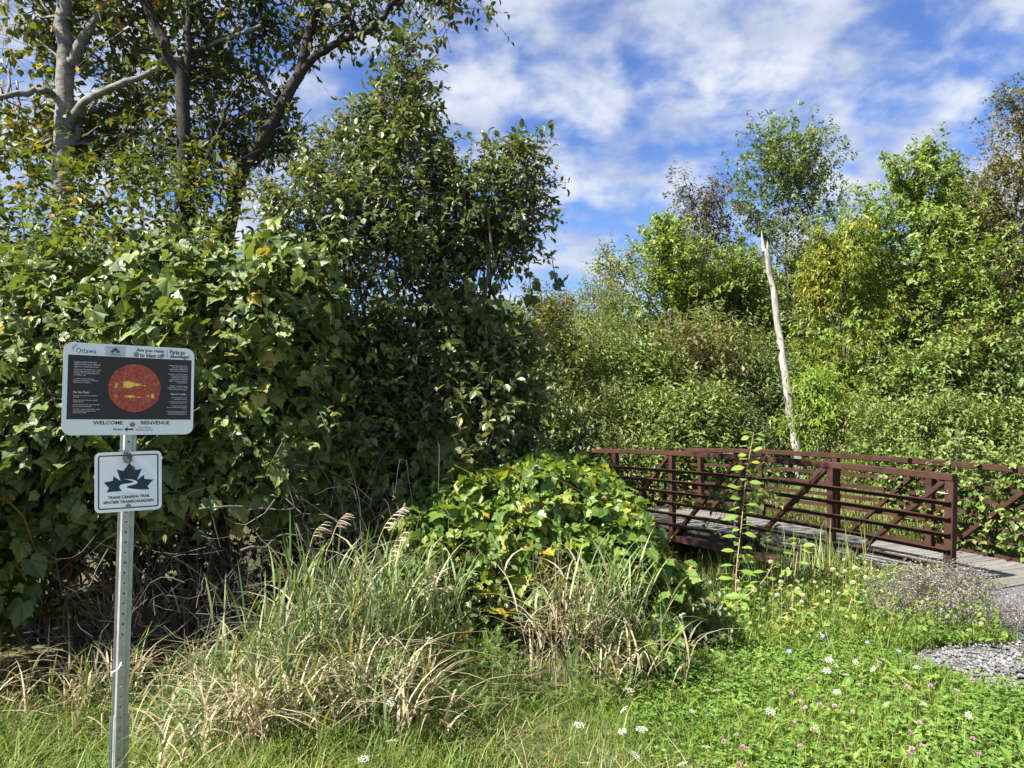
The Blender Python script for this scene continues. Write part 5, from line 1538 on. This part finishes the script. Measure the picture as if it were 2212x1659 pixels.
def vetch():
    # soft feathery vetch low in the middle
    for nm, lb, c, r, h, ns in (('vetch_plant', 'soft feathery green vetch sprawling below the grapevine mound', (-.13, 4.75), (.30, .22), .42, 420), ('vetch_plant', 'low dark vetch spreading between the straw clumps', (-.45, 4.45), (.35, .2), .22, 300), ('vetch_plant', 'feathery vetch climbing the straw clump', (.5, 4.75), (.3, .2), .28, 220)):
        f = np.array([c[0], c[1], float(gz(*c))]); root = empty(nm, f, lb, 'plant')
        u = norm(rng.standard_normal((ns, 3))) * rng.random((ns, 1)) ** .4; u[:, 2] = np.abs(u[:, 2])
        P = f + u * [r[0], r[1], h]
        D = norm(u * [1, 1, .6] + UP * .4 + rng.standard_normal((ns, 3)) * .6)
        L = rng.uniform(.05, .10, ns); m = 16
        t_ = np.repeat(np.linspace(.1, 1, m // 2), 2)[None]; sg = np.tile([1, -1], m // 2)[None]
        U = norm(np.cross(D, UP)); pos = P[:, None] + D[:, None] * (L[:, None] * t_)[..., None]
        A = U[:, None] * sg[..., None] + D[:, None] * .4 + rng.standard_normal((ns, m, 3)) * .12
        N = norm(np.cross(U, D))[:, None] + rng.standard_normal((ns, m, 3)) * .2; N = N * np.sign(N[..., 2:3] + 1e-6)
        g = Geo(); add_leaves(g, [leaf_quad(.17, .02, .05)], pos.reshape(-1, 3) - f, norm(A).reshape(-1, 3), norm(N).reshape(-1, 3), np.full(ns * m, .016) * rng.uniform(.7, 1.3, ns * m))
        g.obj('foliage', M['vetch'], root, kind='stuff')
        tp, tr = shoot_twigs(P, D, L, .0012, 0); V, F = tubes(tp - f, tr, 3); Geo().add(V, F).obj('stems', M['stem_green'], root, kind='stuff')
    # stray vine leaves along the ground there
    for lb, x0, x1, n in (('grape leaves trailing over the ground below the mound', .45, 1.15, 60), ('grape leaves trailing beside the low vetch', -.55, -.1, 36)):
        P = np.stack([rng.uniform(x0, x1, n), rng.uniform(4.9, 5.4, n), rng.uniform(.06, .38, n)], 1)
        root = empty('trailing_vine', (P[:, 0].mean(), P[:, 1].mean(), 0), lb, 'vine')
        A = rng.standard_normal((n, 3)) * .6 + [0, -.4, -.3]; N = UP + rng.standard_normal((n, 3)) * .4 + [-.2, -.3, 0]
        foliage(root, GRAPE, 'grape', P, norm(A), norm(N), .085 * rng.uniform(.6, 1.3, n), M['mound'], n)


vetch()


def saplings():
    def sap(label, line, Y_, n, size, mat='sapling', stem='stem_tan', y0=.12, r=.006):
        P = [at(x, y, Y_) for x, y in line]
        f = np.array([P[0][0], P[0][1], float(gz(P[0][0], P[0][1]))])
        root = empty('poplar_sapling', f, label, 'sapling')
        q = spline(np.array([f] + P), 30)
        g = Geo(); tube1(g, q - f, np.linspace(r, r * .3, 30), 6); g.obj('stem', M[stem], root, smooth=True)
        t_ = np.linspace(y0, 1, n); b_ = np.stack([np.interp(t_, np.linspace(0, 1, 30), q[:, c]) for c in range(3)], 1)
        az = np.arange(n) * 2.4 + rng.random() * 6; az = np.where(np.cos(az) > 0, az * 0 + rng.normal(0, .6, n), math.pi + rng.normal(0, .6, n))
        d = np.stack([np.cos(az), np.sin(az), np.full(n, .25)], 1)
        pt_ = b_ + d * .03
        A = d + [0, 0, -.35] + rng.standard_normal((n, 3)) * .15; N = UP * .9 + np.array([0, -.35, 0]) + rng.standard_normal((n, 3)) * .25
        foliage(root, OVAL[2:], 'sap', pt_, norm(A), norm(N), size * rng.uniform(.7, 1.2, n) * (1 - .35 * t_ ** 6), M[mat], n)
        tp = np.stack([b_, b_ + d * .02, pt_], 1); V, F = tubes(tp - f, np.full((n, 3), .0014), 4); Geo().add(V, F).obj('leaf_stalks', M[stem], root, kind='stuff')

    sap('tall young poplar sapling with pairs of fresh leaves in front of the bridge railing', [(1590, 1250), (1602, 1130), (1612, 1030), (1628, 935)], 6.6, 46, .125, y0=.08)
    sap('short sapling with a few oval leaves under the bridge edge', [(1712, 1290), (1722, 1200), (1728, 1165)], 6.6, 14, .11)
    sap('thin sapling leaning beside the wild carrot seed heads', [(1560, 1330), (1640, 1265), (1672, 1215)], 6.5, 16, .11)
    sap('yellowing maple-leaved shoot low on the bank', [(1820, 1380), (1838, 1300), (1856, 1262)], 6.4, 12, .10)
    sap('leafy shoot with heart-shaped leaves on the bank below the deck', [(1700, 1400), (1715, 1345), (1740, 1320)], 6.3, 14, .11)
    # dark twiggy bush in front of the second panel
    bl = [cb(1600, 1110, 7.4, .22, .2, .28), cb(1660, 1050, 7.3, .22, .2, .2), cb(1560, 1090, 7.4, .15, .15, .18), cb(1640, 1180, 7.4, .2, .2, .25)]
    blob_shrub('cherry_seedling', 'dark thin-leaved seedling tangled behind the tall poplar sapling', 'shrub', bl, 36, 7, .06, OVAL, 'seed', M['darktree'], M['bark_dark'], (at(1610, 1200, 7.4)[0], 7.4), 71, L=.22, nparts=250, stems=4, stem_r=.006, depth=.5)
    # bush growing through the far truss
    c = P0 + NX * 2.28
    bl = []
    for s, z, r, rz in ((.1, .45, .38, .55), (.75, .60, .42, .65), (1.45, .50, .28, .5), (-.55, .30, .32, .42), (.4, 1.15, .30, .30), (1.2, 1.2, .35, .35), (2.0, .9, .35, .5)):
        p = c + AX * s; bl.append((p[0], p[1], z, r, .22, rz))
    blob_shrub('dogwood_shrub', 'round-leaved bush growing through the far railing of the footbridge', 'shrub', bl, 620, 9, .062, ROUND, 'dog', M['shrubgreen'], M['bark_grey'], tuple((c + AX * .6 + NX * .15)[:2]), 72, L=.24, nparts=300, stems=7, stem_r=.012, depth=.3)
    # goldenrod beside the deck
    f = P0 + NX * 2.05 + AX * -.35; f = np.array([f[0], f[1], .0])
    root = empty('goldenrod', f, 'yellow goldenrod plume at the deck edge under the round-leaved bush', 'flower')
    n = 260; P = np.stack([rng.normal(0, .07, n), rng.normal(0, .06, n), .16 + rng.normal(0, .045, n)], 1)
    g = Geo(); add_leaves(g, [leaf_quad(.35)], P, norm(rng.standard_normal((n, 3)) + UP * .5), norm(rng.standard_normal((n, 3)) + UP), np.full(n, .018)); g.obj('plume', M['petalyellow'], root)
    g = Geo()
    for i in range(7): tube1(g, [(rng.normal() * .02, rng.normal() * .02, -.05), (rng.normal() * .05, rng.normal() * .05, .17)], .003, 4)
    g.obj('stem', M['stem_green'], root)


saplings()


def dry_weeds():
    # grey dried asters at the bridge end
    def weed(label, spots, n, h, mat, flowers, seed):
        rs = np.random.default_rng(seed)
        c = np.mean(np.array(spots)[:, :2], 0); f = np.array([c[0], c[1], float(gz(*c))]); root = empty('aster_plant', f, label, 'dried plant')
        x = []; y = []
        for sx, sy, r in spots:
            x.append(sx + rs.normal(size=n) * r); y.append(sy + rs.normal(size=n) * r)
        x, y = np.concatenate(x), np.concatenate(y); k = len(x)
        b_ = np.stack([x, y, gz(x, y)], 1); hh = h * rs.uniform(.55, 1.05, k)
        d = np.stack([rs.normal(0, .22, k), rs.normal(0, .22, k), np.ones(k)], 1)
        t_ = np.linspace(0, 1, 6)
        P = b_[:, None] + d[:, None] * (hh[:, None] * t_)[..., None] + rs.normal(size=(k, 6, 3)) * .012 * t_[None, :, None]
        g = Geo(); V, F = tubes(P - f, np.linspace(.0028, .001, 6)[None].repeat(k, 0), 4); g.add(V, F)
        # side twigs
        m = 9; tt = rs.uniform(.35, 1, (k, m)); ii = np.clip((tt * 5).astype(int), 0, 4); ff = (tt * 5 - ii)[..., None]
        ar = np.arange(k)[:, None]; s = P[ar, ii] * (1 - ff) + P[ar, ii + 1] * ff
        e_ = s + norm(rs.normal(size=(k, m, 3)) * [1, 1, .4] + UP * .8) * rs.uniform(.05, .14, (k, m, 1))
        tw = np.stack([s, (s + e_) / 2 + rs.normal(size=s.shape) * .008, e_], 2).reshape(-1, 3, 3)
        V, F = tubes(tw - f, np.tile([.0013, .001, .0006], (len(tw), 1)), 3); g.add(V, F)
        g.obj('stems', M['stem_tan'] if mat != 'greyweed' else M['twig'], root, kind='stuff')
        E = e_.reshape(-1, 3); nn = len(E) * 5
        Q = np.repeat(E, 5, 0) + rs.normal(size=(nn, 3)) * .02
        g = Geo(); add_leaves(g, [leaf_quad(.22, .1, .3), leaf_quad(.32, .2, .5)], Q - f, norm(rs.normal(size=(nn, 3))), norm(rs.normal(size=(nn, 3)) + UP * .4), rs.uniform(.010, .026, nn)); g.obj('foliage', M[mat], root, kind='stuff')
        if flowers:
            j = rs.choice(len(E), flowers, replace=False)
            for q in E[j]:
                n_ = 7; a = np.arange(n_) * 6.28 / n_
                g = Geo(); A = np.stack([np.cos(a), np.sin(a), np.full(n_, .25)], 1)
                add_leaves(g, [leaf_quad(.3)], np.tile(q - f, (n_, 1)), norm(A), np.tile(UP + [0, -.3, 0], (n_, 1)), np.full(n_, .012)); g.obj('flower', M['petalwhite'], root)

    weed('grey dried aster bush with tiny white flowers at the bridge end post', [(3.45, 7.05, .14), (3.75, 7.1, .16), (4.05, 7.2, .15), (4.3, 7.35, .10)], 34, .40, 'greyweed', 150, 81)
    weed('low grey dried aster spilling toward the gravel', [(3.35, 6.6, .14), (3.7, 6.65, .16), (4.0, 6.75, .14)], 24, .28, 'greyweed', 0, 82)
    weed('sparse tan dried weed on the edge of the asphalt', [(4.1, 6.35, .14), (4.35, 6.4, .14)], 16, .2, 'greyweed', 0, 83)
    weed('pale yellow-green seeding weed at the corner of the verge', [(3.12, 6.35, .03), (3.3, 6.3, .03)], 3, .36, 'vetch', 0, 84)
    weed('small green weed tuft rooted in the gravel edge', [(3.42, 4.95, .08), (3.6, 5.0, .08)], 14, .18, 'vetch', 0, 85)
    weed('green weed creeping at the seam of deck and asphalt', [(4.95, 8.38, .05), (5.15, 8.42, .06)], 8, .09, 'vetch', 0, 86)
    # a fallen stalk leaning over the asphalt
    a_, b_ = at(2070, 1385, 6.5), at(2145, 1262, 7.3)
    q = limb_pts(a_, b_, 8, .02, rng); g = Geo(); tube1(g, spline(q, 14) - a_, np.linspace(.008, .003, 14), 5)
    tag(g.obj('dead_stalk', M['twig'], loc=a_), 'bare grey stalk leaning over the asphalt from the dried asters', 'stalk')


dry_weeds()

# ------------------------------------------------------------------ flowers
def flowers():
    # one model of each kind, 1 m of stem scaled per plant
    def umbel_mesh():
        g = Geo(); n = 40
        for i in range(n):
            r = math.sqrt((i + .5) / n) * .034; a = i * 2.4; c = np.array([r * math.cos(a), r * math.sin(a), .006 * (1 - (r / .034) ** 2)]) + rng.normal(size=3) * [.003, .003, .0016]
            k = 6; an = np.arange(k) * 6.283 / k + rng.random() * 6
            rr = .0034 * rng.uniform(.7, 1.4)
            g.add(np.concatenate([[c + [0, 0, .0014]], c + np.stack([rr * np.cos(an), rr * np.sin(an), np.zeros(k)], 1)]), [[0, j + 1, (j + 1) % k + 1] for j in range(k)])
        return g.mesh('flower_head', M['petalwhite'])

    def rays_mesh():
        g = Geo()
        for i in range(14):
            a = i * 2.4; r = .028 * math.sqrt((i + 1) / 14)
            tube1(g, [(0, 0, -.03), (r * .6 * math.cos(a), r * .6 * math.sin(a), -.012), (r * math.cos(a), r * math.sin(a), .001)], .0006, 3)
        return g.mesh('rays', M['stem_green'])

    def clover_mesh():
        g = Geo(); n = 44; i = np.arange(n); z = 1 - 2 * (i + .5) / n; a = i * 2.4; r = np.sqrt(1 - z * z)
        D = np.stack([r * np.cos(a), r * np.sin(a), z], 1); D = D[D[:, 2] > -.55]
        add_leaves(g, [leaf_quad(.3, .15, -.1)], D * .004, norm(D + [0, 0, .35]), norm(np.cross(D, [0.3, .2, 1.0])), np.full(len(D), .0115)); return g.mesh('flower_head', M['petalpink'])

    def chicory_mesh():
        g = Geo(); n = 15; a = np.arange(n) * 6.283 / n
        A = np.stack([np.cos(a), np.sin(a), np.full(n, .12)], 1); add_leaves(g, [(np.array([(0, 0, 0), (.13, .55, .02), (.15, 1, .02), (-.15, 1, .02), (-.13, .55, .02)], float), np.array([[0, 1, 4], [1, 2, 3], [1, 3, 4]]))], np.zeros((n, 3)), norm(A), np.tile(UP, (n, 1)), np.full(n, .016)); return g.mesh('flower_head', M['petalblue'])

    def nest_mesh():
        g = Geo()
        for i in range(26):
            a = i * 2.4; r = .018 * (.45 + .55 * math.sqrt(i / 26))
            tube1(g, [(0, 0, 0), (r * math.cos(a), r * math.sin(a), .010), (r * 1.05 * math.cos(a), r * 1.05 * math.sin(a), .024), (r * .6 * math.cos(a), r * .6 * math.sin(a), .034)], [.001, .0016, .0022, .0026], 4)
        return g.mesh('seed_head', M['seedhead'])

    def stem_mesh(mat, r):
        g = Geo(); tube1(g, spline([(0, 0, 0), (.01, .004, -.3), (.0, .0, -.65), (-.012, .004, -1)], 9), np.linspace(r * .7, r, 9), 4); return g.mesh('stem', mat)

    um, ray_, cl, ch, ne = umbel_mesh(), rays_mesh(), clover_mesh(), chicory_mesh(), nest_mesh()
    sg, stt = stem_mesh(M['stem_green'], .0014), stem_mesh(M['stem_tan'], .0019)

    def put(name, label, group, px, py, h, parts, stem, sc=1.0, tilt=.25, Y=None):
        p = on(px, py, h) if Y is None else at(px, py, Y)
        z0 = float(gz(p[0], p[1])); root = empty(name, (p[0], p[1], z0), label, 'flower', group)
        H = p[2] - z0
        R = Matrix.Rotation(rng.random() * 6.28, 4, 'Z')
        Tl = Matrix.Rotation(rng.normal() * tilt, 4, 'X') @ Matrix.Rotation(rng.normal() * tilt * .6, 4, 'Y')
        for nm, me in parts:
            link_mesh(nm, me, root, Matrix.Translation((0, 0, H)) @ Tl @ R @ Matrix.Scale(sc, 4))
        link_mesh('stem', stem, root, Matrix.Translation((0, 0, H)) @ R @ Matrix.Diagonal((1, 1, H + .02, 1)))

    W_ = [(845, 1517), (846, 1602), (785, 1640), (1361, 1491), (1348, 1533), (1251, 1567), (1314, 1581), (1344, 1580), (1386, 1576), (1373, 1632), (1265, 1649), (1474, 1651)]
    for x, y in W_: put('wild_carrot', 'white wild carrot flower head among the long grass', 'wild carrot flowers in the long grass', x, y, .30, (('flower_head', um), ('rays', ray_)), sg, rng.uniform(.55, .9), .5)
    V_ = [(1548, 1492), (1495, 1537), (1664, 1537), (1525, 1614), (1590, 1587), (1886, 1446), (1827, 1458), (1786, 1449), (1858, 1478), (1848, 1430), (1981, 1442), (1837, 1512), (2067, 1491), (2092, 1545), (1491, 1653), (1932, 1478), (1807, 1439), (1791, 1426), (1808, 1495)]
    for x, y in V_: put('wild_carrot', 'white wild carrot flower head low in the clover verge', 'wild carrot flowers in the verge', x, y, .17, (('flower_head', um), ('rays', ray_)), sg, rng.uniform(.5, .8), .4)
    C_ = [(1710, 1499), (1731, 1518), (1740, 1530), (1715, 1563), (1564, 1603), (1606, 1616), (1729, 1613), (1771, 1523), (1803, 1526), (1960, 1485), (2010, 1482), (1986, 1562), (1967, 1582), (1992, 1612), (1970, 1619), (2115, 1630), (2102, 1596), (2101, 1469), (1750, 1466), (1842, 1540), (1756, 1577), (1598, 1651), (1967, 1632), (1546, 1300)]
    for x, y in C_: put('red_clover', 'round pink clover blossom in the verge', 'pink clover blossoms', x, y, .15, (('flower_head', cl),), sg, rng.uniform(.8, 1.15), .3)
    B_ = [(1533, 1542), (1900, 1431), (1873, 1388), (1705, 1407), (1941, 1407), (1776, 1374), (2181, 1512), (1489, 1564)]
    for x, y in B_: put('chicory', 'blue chicory blossom at the edge of the verge', 'blue chicory blossoms', x, y, .22, (('flower_head', ch),), sg, rng.uniform(.8, 1.1), .5)
    S_ = [(1826, 1239), (1847, 1234), (1800, 1237), (1823, 1214), (1697, 1221), (1666, 1220), (1734, 1291), (1732, 1306), (1647, 1266), (1687, 1263), (1789, 1283), (1620, 1285), (1658, 1239), (1702, 1235), (1843, 1265), (1596, 1279), (1723, 1279), (1556, 1311), (1812, 1286), (1594, 1262), (1760, 1262), (1680, 1292), (1640, 1300), (1770, 1310)]
    for x, y in S_: put('wild_carrot_seed_head', 'curled tan wild carrot seed head on a tall stalk below the footbridge', 'wild carrot seed heads on the bank', x, y, 0, (('seed_head', ne),), stt, rng.uniform(.7, 1.2), .15, Y=rng.uniform(6.1, 6.9))


flowers()
